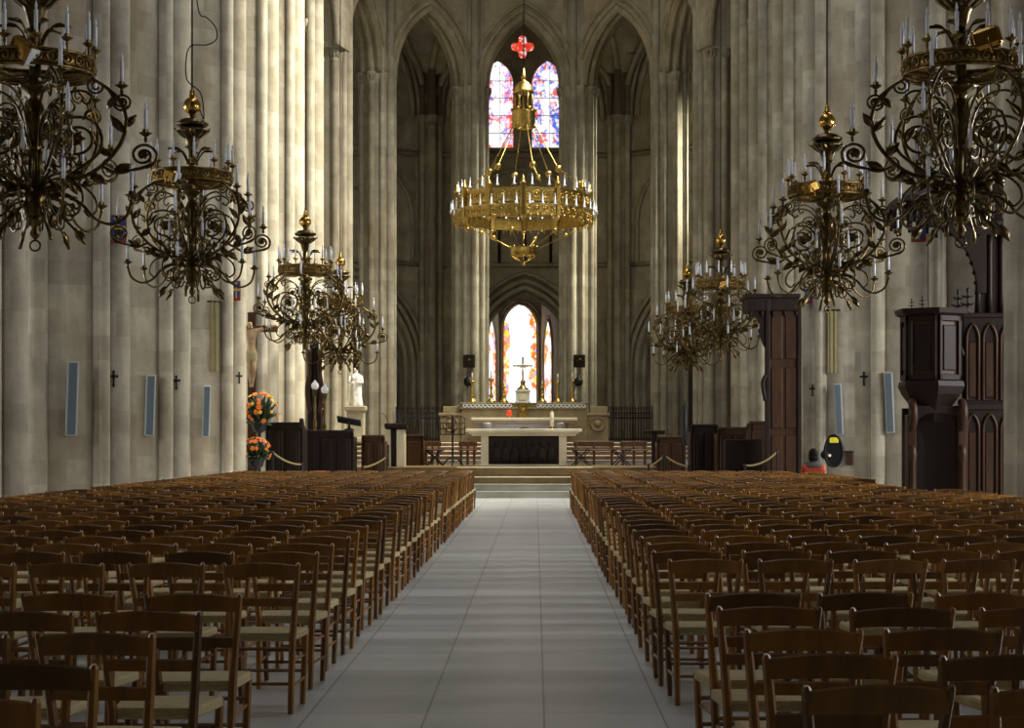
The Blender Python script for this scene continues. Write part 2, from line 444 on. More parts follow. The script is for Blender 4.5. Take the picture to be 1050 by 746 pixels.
def facet(p0, p1):
    a, b = Vector((*p0, 0)), Vector((*p1, 0))
    d = b - a; L = d.length; d.normalize()
    n = Vector((-d.y, d.x, 0))                         # away from the church when p0 -> p1 runs left to right
    return L, (lambda u, v, q: tuple(a + d * u + n * q + Vector((0, 0, v)))), d, n
def arcade(name, p0, p1, gap, th, mat, mould):
    L, fn, d, n = facet(p0, p1)
    mb = MB()
    u0, u1 = gap, L - gap
    out = [(0, CAPZ + .40)] + [(u0, CAPZ + .40)] + arch_pts(u0, u1, CAPZ + .43, APEX) + [(u1, CAPZ + .40), (L, CAPZ + .40), (L, TOP), (0, TOP)]
    mb.plate(out, [], fn, -th / 2, th / 2)
    for (off, dd, r) in mould:
        pts = [fn(u, v, dd) for (u, v) in arch_pts(u0 - off, u1 + off, CAPZ + .43, APEX + off * 1.1, 12)]
        mb.tube(pts, r, 8)
    struct(mb.build(name, mat))
for k in range(5):
    arcade('trim_%d' % (k + 1), hem[k], hem[k + 1], .62, .9, STONE2, [(.05, -.32, .12), (.30, -.47, .10), (.55, -.47, .07), (.0, 0, .14), (.05, .32, .12)])
for i in range(len(PZ)):
    for sx in (-1, 1):
        p = (AX + sx * HALF, PZ[i]); q = (AX + sx * HALF, PZ[i + 1]) if i + 1 < len(PZ) else (hem[0] if sx < 0 else hem[-1])
        if sx < 0: arcade('trim_%d' % (10 + i), p, q, .95, 1.5, STONE, [(.05, .6, .15), (.05, -.6, .15)])
        else: arcade('trim_%d' % (30 + i), q, p, .95, 1.5, STONE, [(.05, .6, .15), (.05, -.6, .15)])

# the ambulatory wall: five facets, each with a chapel arch, a blind gallery and a two-light window
WB, WT = 1.5, 21.5
def ring_moulding(mb, fn, pts, q, r, closed=False):
    mb.tube([fn(u, v, q) for u, v in pts], r, 6, closed)
def quatrefoil(cu, cv, r):
    pts = []
    for k in range(4):
        c = PI / 2 * k
        for j in range(9):
            a = c - PI * .62 + PI * 1.24 * j / 8
            pts.append((cu + r * .62 * cos(c) + r * .46 * cos(a), cv + r * .62 * sin(c) + r * .46 * sin(a)))
    return pts
def lancet(u0, u1, z0, zs, za): return arch_hole(u0, u1, z0, zs, za, 8)
wn = 0
for k in range(5):
    L, fn, d, n = facet(amb[k], amb[k + 1])
    c = L / 2
    cen = k == 2
    mb = MB()
    cs = c + (.0 if cen else 0)
    hw = 2.1 if cen else 3.25
    az, sz = (7.95, 5.1) if cen else (8.1, 4.6)
    dc = -.10
    win = [lancet(c + dc - 1.78, c + dc - .36, 14.0, 16.8, 17.85), lancet(c + dc + .36, c + dc + 1.78, 14.0, 16.8, 17.85), quatrefoil(c + dc, 18.42, .50)]
    low = arch_hole(c - hw, c + hw, WB, sz, az, 12)
    if not cen: win = []
    outline = [(0, WB), (c - hw, WB)] + low[1:-1] + [(c + hw, WB), (L, WB), (L, WT), (0, WT)]
    mb.plate(outline, win, fn, 0, .9)
    for (off, q, r) in ((.12, -.02, .13), (.38, -.10, .11), (.66, -.12, .09), (-.05, .3, .12)):
        ring_moulding(mb, fn, [(c - hw - off, WB)] + arch_pts(c - hw - off, c + hw + off, sz, az + off * 1.15, 12) + [(c + hw + off, WB)], q, r)
    gw = 2.45 if cen else 3.3
    # string courses and the blind gallery
    for zz, r in ((9.05, .10), (13.75, .12)):
        mb.tube([fn(.3, zz, -.06), fn(L - .3, zz, -.06)], r, 6)
    for j in range(4):
        u0 = c - 2.2 + 1.1 * j
        ring_moulding(mb, fn, [(u0, 9.1), (u0, 11.2)] + arch_pts(u0, u0 + 1.1, 11.2, 12.05, 6)[1:] + [(u0 + 1.1, 9.1)], -.05, .065)
    ring_moulding(mb, fn, [(c - gw, 9.1), (c - gw, 10.9)] + arch_pts(c - gw, c + gw, 10.9, 13.15, 8)[1:] + [(c + gw, 9.1)], -.07, .09)
    # the wall rib over the window
    for off, q, r in ((.0, -.08, .13), (.28, -.16, .10)):
        ring_moulding(mb, fn, arch_pts(c - 3.3 - off, c + 3.3 + off, CAPZ + .43, 20.4 + off, 12), q, r)
    struct(mb.build('wall_ambulatory' if k == 0 else 'wall_ambulatory', STONE2), 'ambulatory wall with chapel arch, blind gallery and window')
    # window
    if not win: continue
    wn += 1
    w = MB()
    for h in win:
        ring_moulding(w, fn, h, .1, .05, True)
    w.tube([fn(c - 1.95, 14.0, -.02), fn(c + 1.95, 14.0, -.02)], .09, 6)
    wo = struct(w.build('window_%d' % wn, STONE2), 'two-light stained glass window with a quatrefoil above')
    for j, h in enumerate(win):
        g = MB(); g.plate(h, [], fn, .30, .34)
        g.build('stained_glass', (GL_UP, GL_UP2, GL_ROSE)[j], wo)
        f = MB()                                        # iron saddle bars across the light
        if j < 2:
            cc = c - 1.07 if j == 0 else c + 1.07
            for zz in (14.75, 15.5, 16.25, 17.0): f.tube([fn(cc - .66, zz, .27), fn(cc + .66, zz, .27)], .016, 5)
            f.tube([fn(cc, 14.05, .28), fn(cc, 17.6, .28)], .012, 5)
            f.build('saddle_bars', IRON, wo)
# the axial chapel and its three lancets
cy0 = amb[2][1]
pts = [(-3.1, cy0 + .9), (-2.35, 80.4), (-1.73, 83.6), (.27, 83.6), (.89, 80.4), (1.75, cy0 + .9)]
for k in range(5):
    L, fn, d, n = facet(pts[k], pts[k + 1])
    holes = []
    c = L / 2
    if k == 2: holes = [lancet(c - .80, c + .80, 2.9, 6.9, 8.05)]
    elif k in (1, 3): holes = [lancet(c - 1.0, c + 1.0, 2.9, 5.6, 7.2)]
    mb = MB(); mb.plate([(-.1, WB), (L + .1, WB), (L + .1, 10.2), (-.1, 10.2)], holes, fn, 0, .6)
    for h in holes:
        ring_moulding(mb, fn, [(a + (.09 if a > c else -.09), b) for a, b in h], .0, .06)
        ring_moulding(mb, fn, [(a + (.2 if a > c else -.2), b + (.15 if b > 3 else 0)) for a, b in h], -.0, .05)
    struct(mb.build('wall_chapel', STONE2))
    if holes:
        wn += 1
        w = MB(); ring_moulding(w, fn, holes[0], .03, .03, True)
        wo = struct(w.build('window_%d' % wn, STONE2), 'stained glass lancet of the axial chapel')
        g = MB(); g.plate(holes[0], [], fn, .03, .07); g.build('stained_glass', GL_LOW if k == 2 else GL_LOWS, wo)
        f = MB()
        for q in range(5): f.tube([fn(c - .8, 3.5 + .8 * q, .06), fn(c + .8, 3.5 + .8 * q, .06)], .012, 5)
        f.build('saddle_bars', IRON, wo)
mb = MB(); mb.box(AXA - 2.6, AXA + 2.6, cy0 + .5, 84.4, 10.2, 10.5)
mb.box(AXA - 2.6, AXA + 2.6, cy0 + .5, 84.4, 1.3, 1.5)
struct(mb.build('ceiling_chapel', STONE2))
# ambulatory vaults with ribs
def prof(t, lo, hi):                                    # pointed profile, 0 at the ends and 1 in the middle
    w, h = .5, 1.0
    q = min(t, 1 - t)
    hh = (hi - lo); r = (2.4 ** 2 + hh ** 2) / 4.8
    x = q / .5 * 2.4
    return lo + sqrt(max(0, r * r - (r - x) ** 2))
vm = MB(); NV = 14
ribs = MB()
for k in range(5):
    I0, I1, O0, O1 = [Vector((*p, 0)) for p in (hem[k], hem[k + 1], amb[k], amb[k + 1])]
    def vp(s_, t_):
        a = I0.lerp(I1, s_).lerp(O0.lerp(O1, s_), t_)
        a.z = max(prof(s_, CAPZ + .43, 19.6), prof(t_, CAPZ + .43, 19.6))
        return a
    vs = [tuple(vp(i / NV, j / NV)) for i in range(NV + 1) for j in range(NV + 1)]
    fs = [(i * (NV + 1) + j, i * (NV + 1) + j + 1, (i + 1) * (NV + 1) + j + 1, (i + 1) * (NV + 1) + j) for i in range(NV) for j in range(NV)]
    vm.add(vs, fs)
    ribs.tube([vp(i / 16, i / 16) - Vector((0, 0, .08)) for i in range(17)], .13, 7)
    ribs.tube([vp(i / 16, 1 - i / 16) - Vector((0, 0, .08)) for i in range(17)], .13, 7)
    ribs.tube([vp(0, i / 16) - Vector((0, 0, .08)) for i in range(17)], .16, 7)
vo = struct(vm.build('ceiling_ambulatory', STONE2))
struct(ribs.build('trim_60', STONE2))

# shell
mb = MB(); mb.box(-22, 22, -14, 92, -.3, 0); struct(mb.build('floor', FLOOR), 'pale stone slab floor of the nave and aisle')
mb = MB(); mb.box(-22, 22, -14, 92, TOP, TOP + .4); struct(mb.build('ceiling', STONE))
for nm, b in (('wall_left', (-20.4, -20, -14, 92)), ('wall_right', (20, 20.4, -14, 92)), ('wall_back', (-20, 20, -14, -13.6)), ('wall_east', (-20, 20, 91.6, 92))):
    mb = MB(); mb.box(*b, 0, TOP); struct(mb.build(nm, STONE))

# steps up to the altars
def steps(name, mats, x0, x1, ys, zs, yend):
    for i, (y, z) in enumerate(zip(ys, zs)):
        m = MB(); m.box(x0, x1, y, yend, zs[i - 1] if i else 0.0, z - .03)
        struct(m.build(name, mats[i]))
        m = MB(); m.box(x0, x1, y - .02, yend, z - .03, z - .004, bev=.006); struct(m.build(name, mats[i]))
        m = MB(); q = (1.9 if mats[i] is TANSTEP else 6.2) if mats[i] is not STEP else 6
        m.box(max(x0, -.3 - q), min(x1, -.3 + q), y - .03, y + .30, z - .03, z, bev=.008)
        struct(m.build('step_nosing', CREAM if mats[i] is not STEP else STEP))
steps('floor_step', [STEP, STEP, TANSTEP, TANSTEP], -6.6, 6.0, [47.6, 48.05, 48.6, 49.1], [.185, .37, .56, .82], 56)
steps('floor_step', [STEP, REDMARBLE, REDMARBLE, REDMARBLE, REDMARBLE], -6.4, 5.6, [54.2, 54.55, 54.9, 55.25, 55.6], [.96, 1.10, 1.24, 1.38, 1.50], 62)
mb = MB(); mb.box(-17, 16, 60, 86, .9, 1.5); struct(mb.build('floor_sanctuary', STEP))

exec_parts = []
# ------------------------------------------------------------------ chairs
def smooth_path(p, n=6):
    p = [Vector(q) for q in p]
    out = []
    for i in range(len(p) - 1):
        a, b, c, d = p[max(i - 1, 0)], p[i], p[i + 1], p[min(i + 2, len(p) - 1)]
        for k in range(n):
            t = k / n
            out.append(.5 * ((2 * b) + (c - a) * t + (2 * a - 5 * b + 4 * c - d) * t * t + (3 * b - a - 3 * c + d) * t ** 3))
    out.append(p[-1])
    return out
def rail_mesh(w, z0, z1, y, bow, arch, th=.016):
    mb = MB(); n = 8; vs = []
    for i in range(n + 1):
        u = -1 + 2 * i / n
        x = u * w; k = 1 - u * u
        yy = y - bow * k
        zt = z1 + arch * k
        zb = z0 + arch * .35 * k
        vs += [(x, yy - th / 2, zb), (x, yy + th / 2, zb), (x, yy + th / 2, zt - .006), (x, yy, zt), (x, yy - th / 2, zt - .006)]
    fs = []
    for i in range(n):
        for k in range(5):
            l = (k + 1) % 5
            fs.append((i * 5 + k, i * 5 + 5 + k, i * 5 + 5 + l, i * 5 + l))
    fs += [(0, 1, 2, 3, 4), tuple(n * 5 + k for k in (4, 3, 2, 1, 0))]
    return mb.add(vs, fs)
def chair_parts():
    out = []
    s = MB(); rings = []                               # rush seat, a little domed, wider in front
    for z, k in ((.415, .93), (.425, 1.0), (.452, 1.0), (.464, .95), (.470, .55)):
        rings.append([(-.17 * k, -.165 * k, z), (0, -.168 * k, z), (.17 * k, -.165 * k, z), (.20 * k, 0, z), (.222 * k, .20 * k, z), (0, .215 * k, z), (-.222 * k, .20 * k, z), (-.20 * k, 0, z)])
    vs = [p for r in rings for p in r]
    fs = [tuple(range(7, -1, -1)), tuple(range(32, 40))]
    for a in range(4):
        for i in range(8):
            j = (i + 1) % 8
            fs.append((a * 8 + i, a * 8 + j, a * 8 + 8 + j, a * 8 + 8 + i))
    s.add(vs, fs); out.append(('rush_seat', s, RUSH))
    for sx in (-1, 1):
        m = MB(); m.tube([(sx * .185, .185, 0), (sx * .196, .19, .25), (sx * .205, .19, .455)], [.017, .020, .019], 6, smooth=False); out.append(('front_leg', m, CHAIRW))
        m = MB(); m.tube([(sx * .165, -.215, 0), (sx * .168, -.19, .25), (sx * .172, -.17, .45), (sx * .192, -.20, .68), (sx * .213, -.247, .868), (sx * .215, -.251, .881)], [.017, .020, .021, .019, .016, .009], 6, smooth=False); out.append(('back_leg', m, CHAIRW))
    out.append(('top_rail', rail_mesh(.207, .795, .866, -.243, .022, .020), CHAIRW))
    out.append(('lower_rail', rail_mesh(.185, .625, .675, -.198, .016, .004), CHAIRW))
    for (a, b) in (((-.172, -.19, .17), (.172, -.19, .17)),):
        m = MB(); m.tube([a, b], .010, 5, smooth=False); out.append(('back_stretcher', m, CHAIRW))
    for z in (.20, .33):
        m = MB(); m.tube([(-.198, .19, z), (.198, .19, z)], .011, 5, smooth=False); out.append(('front_stretcher', m, CHAIRW))
    for sx in (-1, 1):
        for z in (.16, .30):
            m = MB(); m.tube([(sx * .170, -.195, z), (sx * .196, .19, z)], .010, 5, smooth=False); out.append(('side_stretcher', m, CHAIRW))
    return out
spots = []                                              # (x, y, side, column, row)
rowsL = [4.9, 5.6, 6.5, 7.3, 8.15] + [10.2, 11.2] + [12.08 + .87 * k for k in range(16)]
rowsR = [5.1, 5.84, 6.65, 7.5, 8.18] + [10.5, 11.35] + [12.2 + .87 * k for k in range(16)]
far = [26.7 + .735 * k for k in range(19)]
PERSON_ROW = None
for side, rows in (('left', rowsL + far), ('right', rowsR + far)):
    for r, zr in enumerate(rows):
        for k in range(10):
            x = -1.605 - .548 * k if side == 'left' else 1.005 + .550 * k
            y = zr + .26
            if abs(x) > (549 if x < 0 else 501) / F * y + .27: continue
            if side == 'right' and k == 9 and 26.0 < y < 32.0: continue
            if side == 'right' and k >= 9 and y - .26 > far[16] - .2: continue
            spots.append((x + R.uniform(-.018, .018), y + R.uniform(-.03, .03), side, k, r, R.uniform(-.05, .05)))
spots.sort(key=lambda s: s[1])
parts = chair_parts()
tpl = empty('church_chair', (0, 0, 0))
for nm, m, mt in parts: m.build(nm, mt, tpl)
NIND = 299
kids = list(tpl.children)
def chair_at(first, x, y, rz, label):
    if first: c = tpl
    else:
        c = tpl.copy(); COL.objects.link(c)
        for ch in kids:
            d = ch.copy(); COL.objects.link(d); d.parent = c
    c.location = (x, y, 0); c.rotation_euler = (0, 0, rz)
    tag(c, label, 'chair', 'rush-seated church chairs in rows facing the altar')
    return c
for i, (x, y, side, k, r, rz) in enumerate(spots[:NIND]):
    place = 'at the aisle end' if k == 0 else ordinal(k + 1) + ' from the aisle'
    chair_at(i == 0, x, y, rz, 'rush-seated chair in the %s row from the camera, %s, %s block' % (ordinal(r + 1), place, side))
chair_at(False, 6.12, far[16] + .26, 0, 'rush-seated chair under the person in the red jumper, by the pier')
mb = MB()
for (x, y, side, k, r, rz) in spots[NIND:]:
    M = Matrix.Translation((x, y, 0)) @ Matrix.Rotation(rz, 4, 'Z')
    for nm, m, mt in parts:
        if mt is CHAIRW: mb.add([tuple(M @ Vector(p)) for p in m.v], m.f, m.uv)
st = mb.build('church_chairs_beyond', CHAIRW)
st['kind'] = 'stuff'; st['label'] = 'far rows of rush-seated wooden chairs beyond the cross aisle'; st['category'] = 'chairs'
st['group'] = 'rush-seated church chairs in rows facing the altar'
mb = MB()
for (x, y, side, k, r, rz) in spots[NIND:]:
    M = Matrix.Translation((x, y, 0)) @ Matrix.Rotation(rz, 4, 'Z')
    mb.add([tuple(M @ Vector(p)) for p in parts[0][1].v], parts[0][1].f, parts[0][1].uv)
so = mb.build('rush_seats', RUSH, st); so['kind'] = 'stuff'

# ------------------------------------------------------------------ chandeliers
def rz_pts(p, n=7): return smooth_path([(r, 0, z) for r, z in p], n)
def spiral(cr, cz, r0, r1, a0, a1, n=22):
    return [(cr + (r0 + (r1 - r0) * i / n) * cos(a0 + (a1 - a0) * i / n), 0, cz + (r0 + (r1 - r0) * i / n) * sin(a0 + (a1 - a0) * i / n)) for i in range(n + 1)]
def rosette(mb, c, r, M=None):
    for k in range(6):
        a = PI / 3 * k
        mb.leaf((c[0], c[1], c[2]), (c[0] + r * cos(a), c[1], c[2] + r * sin(a)), r * .75, (0, 1, 0), .02)
    mb.ball(c, r * .38, 8, 5)
def pan(mb, r, z, s=1.0):
    mb.lathe([(.012 * s, -.10), (.02 * s, -.06), (.012 * s, -.045), (.03 * s, -.03), (.062 * s, -.008), (.066 * s, 0), (.03 * s, .004), (.028 * s, .035), (.02 * s, .036)], 9, (r, 0, z))
def candle_mesh(h=.22):
    return MB().lathe([(.021, 0), (.021, h), (.012, h + .008), (.010, h + .02), (.016, h + .045), (.010, h + .075), (.001, h + .1)], 8)
CM = candle_mesh().mesh('candle', CANDLE)
def candle(parent, loc, rz=0.0):
    c = bpy.data.objects.new('candle', CM); COL.objects.link(c); c.parent = parent; c.location = loc
    return c
def make_chandelier():
    root = empty('chandelier')
    MB().tube([(0, 0, .12), (0, 0, 20.2)], .013, 6).build('suspension_cable', BLACK, root)
    m = MB(); m.ball((0, 0, 0), .135, 18, 12); m.lathe([(.05, .12), (.07, .14), (.04, .17), (.035, .24), (.015, .26)], 12); m.build('brass_ball', BRASS, root)
    m = MB(); m.lathe([(.04, -.2), (.05, -.17), (.06, -.14), (.04, -.11)], 12)
    m.lathe([(.10, -.34), (.20, -.33), (.245, -.30), (.25, -.27), (.20, -.255), (.19, -.225), (.13, -.20), (.05, -.19)], 20)
    m.lathe([(.05, -.70), (.085, -.62), (.10, -.55), (.12, -.50), (.17, -.44), (.25, -.40), (.27, -.385), (.24, -.375), (.10, -.36)], 20)
    for k in range(10):
        a = PI / 5 * k
        m.leaf((.1 * cos(a), .1 * sin(a), -.50), (.30 * cos(a), .30 * sin(a), -.385), .12, (0, 0, 1), .012, .12)
    m.build('flared_crown', BRONZE, root)
    m = MB(); m.lathe([(.05, -2.75), (.09, -2.66), (.12, -2.5), (.10, -2.38), (.06, -2.3), (.055, -2.0), (.075, -1.97), (.055, -1.93), (.06, -1.80), (.10, -1.70), (.115, -1.6), (.08, -1.5), (.055, -1.44), (.09, -1.38), (.16, -1.34), (.17, -1.30), (.09, -1.26), (.06, -1.2), (.07, -.95), (.10, -.9), (.06, -.86), (.055, -.68)], 14)
    m.build('stem', BRONZE, root)
    m = MB()
    for k in range(6):
        a = PI / 3 * k
        Q = Matrix.Rotation(a, 4, 'Z')
        t = MB(); t.tube(rz_pts([(.06, -.92), (.12, -.78), (.2, -.68), (.28, -.66)]), .014, 5); t.leaf((.20, 0, -.69), (.38, 0, -.66), .13, (0, 0, 1), .015, -.15)
        m.add([tuple(Q @ Vector(p)) for p in t.v], t.f, None, True)
    m.build('leaf_sprigs', BRONZE, root)
    # pierced crown band carrying twelve candles
    m = MB(); NB = 48; rr = .605
    for z in (-1.035, -1.195): m.tube([(rr * cos(2 * PI * i / NB), rr * sin(2 * PI * i / NB), z) for i in range(NB)], .017, 6, True)
    m.lathe([(rr - .006, -1.19), (rr + .002, -1.19), (rr + .002, -1.04), (rr - .006, -1.04)], NB, ring=True)
    for i in range(24):
        a = 2 * PI * i / 24
        c = Vector((rr * cos(a), rr * sin(a), -1.115)); u = Vector((-sin(a), cos(a), 0))
        m.tube([c + u * (.055 * cos(q)) + Vector((0, 0, .055 * sin(q))) + Vector((cos(a), sin(a), 0)) * .01 for q in [2 * PI * j / 10 for j in range(10)]], .010, 4, True)
        m.ball(tuple(c + Vector((cos(a), sin(a), 0)) * .012), .022, 6, 4)
    for i in range(6):
        a = 2 * PI * i / 6
        m.tube([(.05 * cos(a), .05 * sin(a), -1.22), (rr * .6 * cos(a), rr * .6 * sin(a), -1.26), (rr * cos(a), rr * sin(a), -1.2)], .014, 5)
    for i in range(12):
        a = 2 * PI * (i + .5) / 12
        t = MB(); pan(t, rr + .01, -.90); t.tube([(rr + .01, 0, -1.04), (rr + .01, 0, -.96)], .011, 5)
        Q = Matrix.Rotation(a, 4, 'Z'); m.add([tuple(Q @ Vector(p)) for p in t.v], t.f, None, True)
    band = m.build('crown_band', BANDM, root)
    for i in range(12):
        a = 2 * PI * (i + .5) / 12
        candle(band, ((rr + .01) * cos(a), (rr + .01) * sin(a), -.88))
    # one scrolled arm in the r-z plane
    t = MB()
    main = [(.06, -2.40), (.30, -2.33), (.58, -2.18), (.78, -1.93), (.84, -1.68), (.77, -1.45), (.63, -1.30), (.52, -1.23)]
    t.tube(rz_pts(main), .021, 6)
    t.tube(spiral(.565, -1.315, .09, .02, PI * .55, PI * .55 + 3.4 * PI), .012, 5)
    t.tube(rz_pts([(.66, -1.33), (.72, -1.43), (.74, -1.53), (.80, -1.565), (.86, -1.52)]), .014, 5)
    t.tube(spiral(.80, -1.475, .088, .02, -PI * .4, 3.1 * PI), .013, 5)
    rosette(t, (.80, 0, -1.475), .035); pan(t, .80, -1.30); t.tube([(.80, 0, -1.39), (.80, 0, -1.36)], .012, 5)
    t.tube(rz_pts([(.62, -2.15), (.76, -2.22), (.90, -2.19), (1.0, -2.165), (1.1, -2.12)]), .018, 6)
    t.tube(spiral(1.0, -2.035, .135, .03, -PI * .45, 3.3 * PI, 30), .015, 6)
    rosette(t, (1.0, 0, -2.03), .055); pan(t, 1.02, -1.80); t.tube([(1.02, 0, -1.9), (1.02, 0, -1.86)], .012, 5)
    t.tube(rz_pts([(.20, -2.36), (.42, -2.17), (.58, -2.02), (.615, -1.86), (.55, -1.68)]), .017, 6)
    t.tube(spiral(.385, -1.86, .235, .04, PI * .28, PI * .28 + 3.6 * PI, 40), .016, 6)
    rosette(t, (.385, 0, -1.86), .085)
    t.tube(rz_pts([(.06, -2.02), (.14, -1.62), (.26, -1.42), (.42, -1.36), (.52, -1.42), (.48, -1.5), (.43, -1.46)]), .014, 5)
    for (b, e, w_, cu) in (((.70, -2.05), (.58, -1.92), .10, .2), ((.82, -1.75), (.93, -1.60), .09, .25), ((.82, -1.80), (.70, -1.62), .09, -.25), ((.72, -2.21), (.90, -2.12), .10, .2), ((.5, -2.22), (.66, -2.34), .10, .2), ((.74, -1.42), (.66, -1.55), .08, .2)):
        t.leaf((b[0], 0, b[1]), (e[0], 0, e[1]), w_, (0, 1, 0), .018, cu)
    t.tube(rz_pts([(.07, -2.50), (.26, -2.44), (.42, -2.54), (.55, -2.70), (.70, -2.76), (.84, -2.68), (.89, -2.52)]), .016, 6)
    t.tube(spiral(.33, -2.60, .10, .02, PI * .5, -2.4 * PI), .012, 5); pan(t, .89, -2.45)
    t.tube(rz_pts([(.08, -2.56), (.2, -2.62), (.34, -2.78), (.42, -2.90)]), .013, 5)
    t.leaf((.38, 0, -2.80), (.46, 0, -2.98), .085, (0, 1, 0), .02, .1)
    t.leaf((.22, 0, -2.63), (.25, 0, -2.78), .07, (0, 1, 0), .02, .1)
    t.leaf((.16, 0, -2.42), (.34, 0, -2.34), .09, (0, 1, 0), .02, .1)
    t.leaf((.2, 0, -2.46), (.40, 0, -2.46), .09, (0, 0, 1), .02, -.2)
    t.v = [(x * 1.13 if x > .45 else x * (1 + .13 * max(0, x) / .45), y, z) for x, y, z in t.v]
    am = t.mesh('scroll_arm', BRONZE)
    for i in range(6):
        o = bpy.data.objects.new('scroll_arm', am); COL.objects.link(o); o.parent = root; o.rotation_euler = (0, 0, PI / 3 * i)
        for (r, z) in ((.80, -1.28), (1.02, -1.78), (.89, -2.43)): candle(o, (r * 1.13, 0, z))
    # between the arms: slimmer scrolls close to the stem
    t2 = MB()
    t2.tube(rz_pts([(.06, -2.36), (.26, -2.26), (.46, -2.30), (.62, -2.42), (.66, -2.56), (.58, -2.64), (.52, -2.58)]), .014, 5)
    t2.tube(spiral(.34, -2.13, .12, .02, -PI * .5, 2.6 * PI), .012, 5); pan(t2, .5, -2.10); t2.tube([(.46, 0, -2.3), (.5, 0, -2.24), (.5, 0, -2.17)], .012, 5)
    t2.tube(spiral(.28, -1.62, .13, .03, -PI * .5, 2.8 * PI), .011, 5); t2.tube(rz_pts([(.06, -1.9), (.16, -1.78), (.28, -1.75)]), .012, 5)
    t2.tube([(.06, 0, -2.36), (.06, 0, -1.9)], .014, 5)
    t2.leaf((.36, 0, -2.28), (.46, 0, -2.42), .09, (0, 1, 0), .02, .2); t2.leaf((.2, 0, -2.30), (.32, 0, -2.46), .09, (0, 1, 0), .02, .2); t2.leaf((.5, 0, -2.31), (.66, 0, -2.26), .09, (0, 1, 0), .02, .2)
    t2.tube(rz_pts([(.05, -2.52), (.2, -2.56), (.3, -2.66), (.30, -2.78), (.22, -2.80), (.19, -2.72)]), .012, 5)
    t2.tube(rz_pts([(.06, -2.44), (.3, -2.5), (.42, -2.62), (.36, -2.7), (.28, -2.62)]), .012, 5)
    rosette(t2, (.28, 0, -1.62), .05)
    bm2 = t2.mesh('inner_scroll', BRONZE)
    for i in range(6):
        o = bpy.data.objects.new('inner_scroll', bm2); COL.objects.link(o); o.parent = root; o.rotation_euler = (0, 0, PI / 3 * (i + .5))
        candle(o, (.5, 0, -2.08))
    m = MB()
    m.lathe([(.01, -2.93), (.04, -2.9), (.06, -2.86), (.03, -2.8), (.07, -2.76), (.10, -2.70), (.05, -2.64)], 10)
    m.tube([(.055 * cos(2 * PI * i / 12), 0, -2.99 + .055 * sin(2 * PI * i / 12)) for i in range(12)], .011, 5, True)
    m.build('bottom_finial', BRONZE, root)
    return root
proto = make_chandelier()
chs = [  # px, depth, turn, scale, label
    (36, 18.8, .03, 1.02, 'bronze chandelier cut off by the upper left corner, nearest on that side'),
    (197, 27.1, .50, 1.0, 'whole bronze chandelier with a looped wire, second on the left from the camera'),
    (313, 40.4, .55, 1.0, 'bronze chandelier third on the left, hanging before the sunlit piers above the choir stalls'),
    (349, 47.9, .05, 1.0, 'farthest bronze chandelier on the left, half behind the third, above the white statue'),
    (985, 19.2, -.04, 1.02, 'big bronze chandelier at the upper right, hanging before the pulpit canopy'),
    (848, 28.0, .55, 1.0, 'whole bronze chandelier second on the right, hanging beside the big one by the pulpit'),
    (739, 44.3, .60, 1.0, 'bronze chandelier third on the right, beside the tall wooden throne'),
    (704, 52.6, .15, 1.0, 'farthest bronze chandelier on the right, partly behind the third on that side')]
ZB = [6.72, 6.74, 6.60, 6.42, 6.80, 6.66, 6.62, 6.58]
CH = []
for i, (px, Y, a, sc, lab) in enumerate(chs):
    c = proto if i == 0 else copy_tree(proto)
    c.location = ((px - 549) * Y / F, Y, ZB[i]); c.rotation_euler = (0, 0, a); c.scale = (sc, sc, sc)
    tag(c, lab, 'chandelier', 'bronze chandeliers along the nave')
    CH.append(c)
for c in CH:                                           # trim the cable under the vault
    k = [q for q in c.children if q.name.startswith('suspension_cable')][0]
    k.scale = (1, 1, (TOP - c.location.z) / c.scale[0] / 20.2)
    k.location = (0, 0, 0)
wl = MB()
c = CH[1].location
loop = [P(204, 110, 27.1), P(209, 122, 27.1), P(206, 96, 27.1), P(192, 82, 27.1), P(191, 60, 27.1), P(196, 47, 27.1), P(212, 46, 27.1), P(222, 40, 27.1), P(221, 28, 27.1), P(212, 18, 27.1), P(204, 12, 27.1), P(198, -30, 27.1)]
inv = Matrix.Rotation(-.50, 4, 'Z')
wl.tube([inv @ (q - c) for q in smooth_path(loop, 6)], .010, 5)
wl.build('looped_wire', BLACK, CH[1])
def spotlight(ch, px, py, Y, yaw, pitch, s_=1.0):
    inv_ = Matrix.LocRotScale(ch.location, ch.rotation_euler, ch.scale).inverted()
    M = inv_ @ Matrix.Translation(P(px, py, Y)) @ Matrix.Rotation(yaw, 4, 'Z') @ Matrix.Rotation(pitch, 4, 'Y') @ Matrix.Scale(s_, 4)
    m = MB(); m.box(-.13, .13, -.07, .07, -.09, .09, M, .03)
    m.tube([M @ Vector((-.02, -.065, 0)), M @ Vector((-.02, -.09, -.14)), M @ Vector((-.02, .09, -.14)), M @ Vector((-.02, .065, 0))], .012, 5)
    o = m.build('spotlight', BRASS, ch); o['label'] = 'brass spotlight clamped to the band'
    m = MB(); m.box(.131, .145, -.06, .06, -.075, .075, M, .01); m.build('lens', OPAL, o)
spotlight(CH[0], 24, 51, 18.25, -.5, .6, 1.2)
spotlight(CH[1], 176, 180, 26.5, -.6, .3)
spotlight(CH[5], 831, 192, 27.4, .5, -.4)
spotlight(CH[4], 1012, 40, 18.6, 2.7, .25, 1.2)
spotlight(CH[6], 743, 291, 43.7, 2.6, .35)

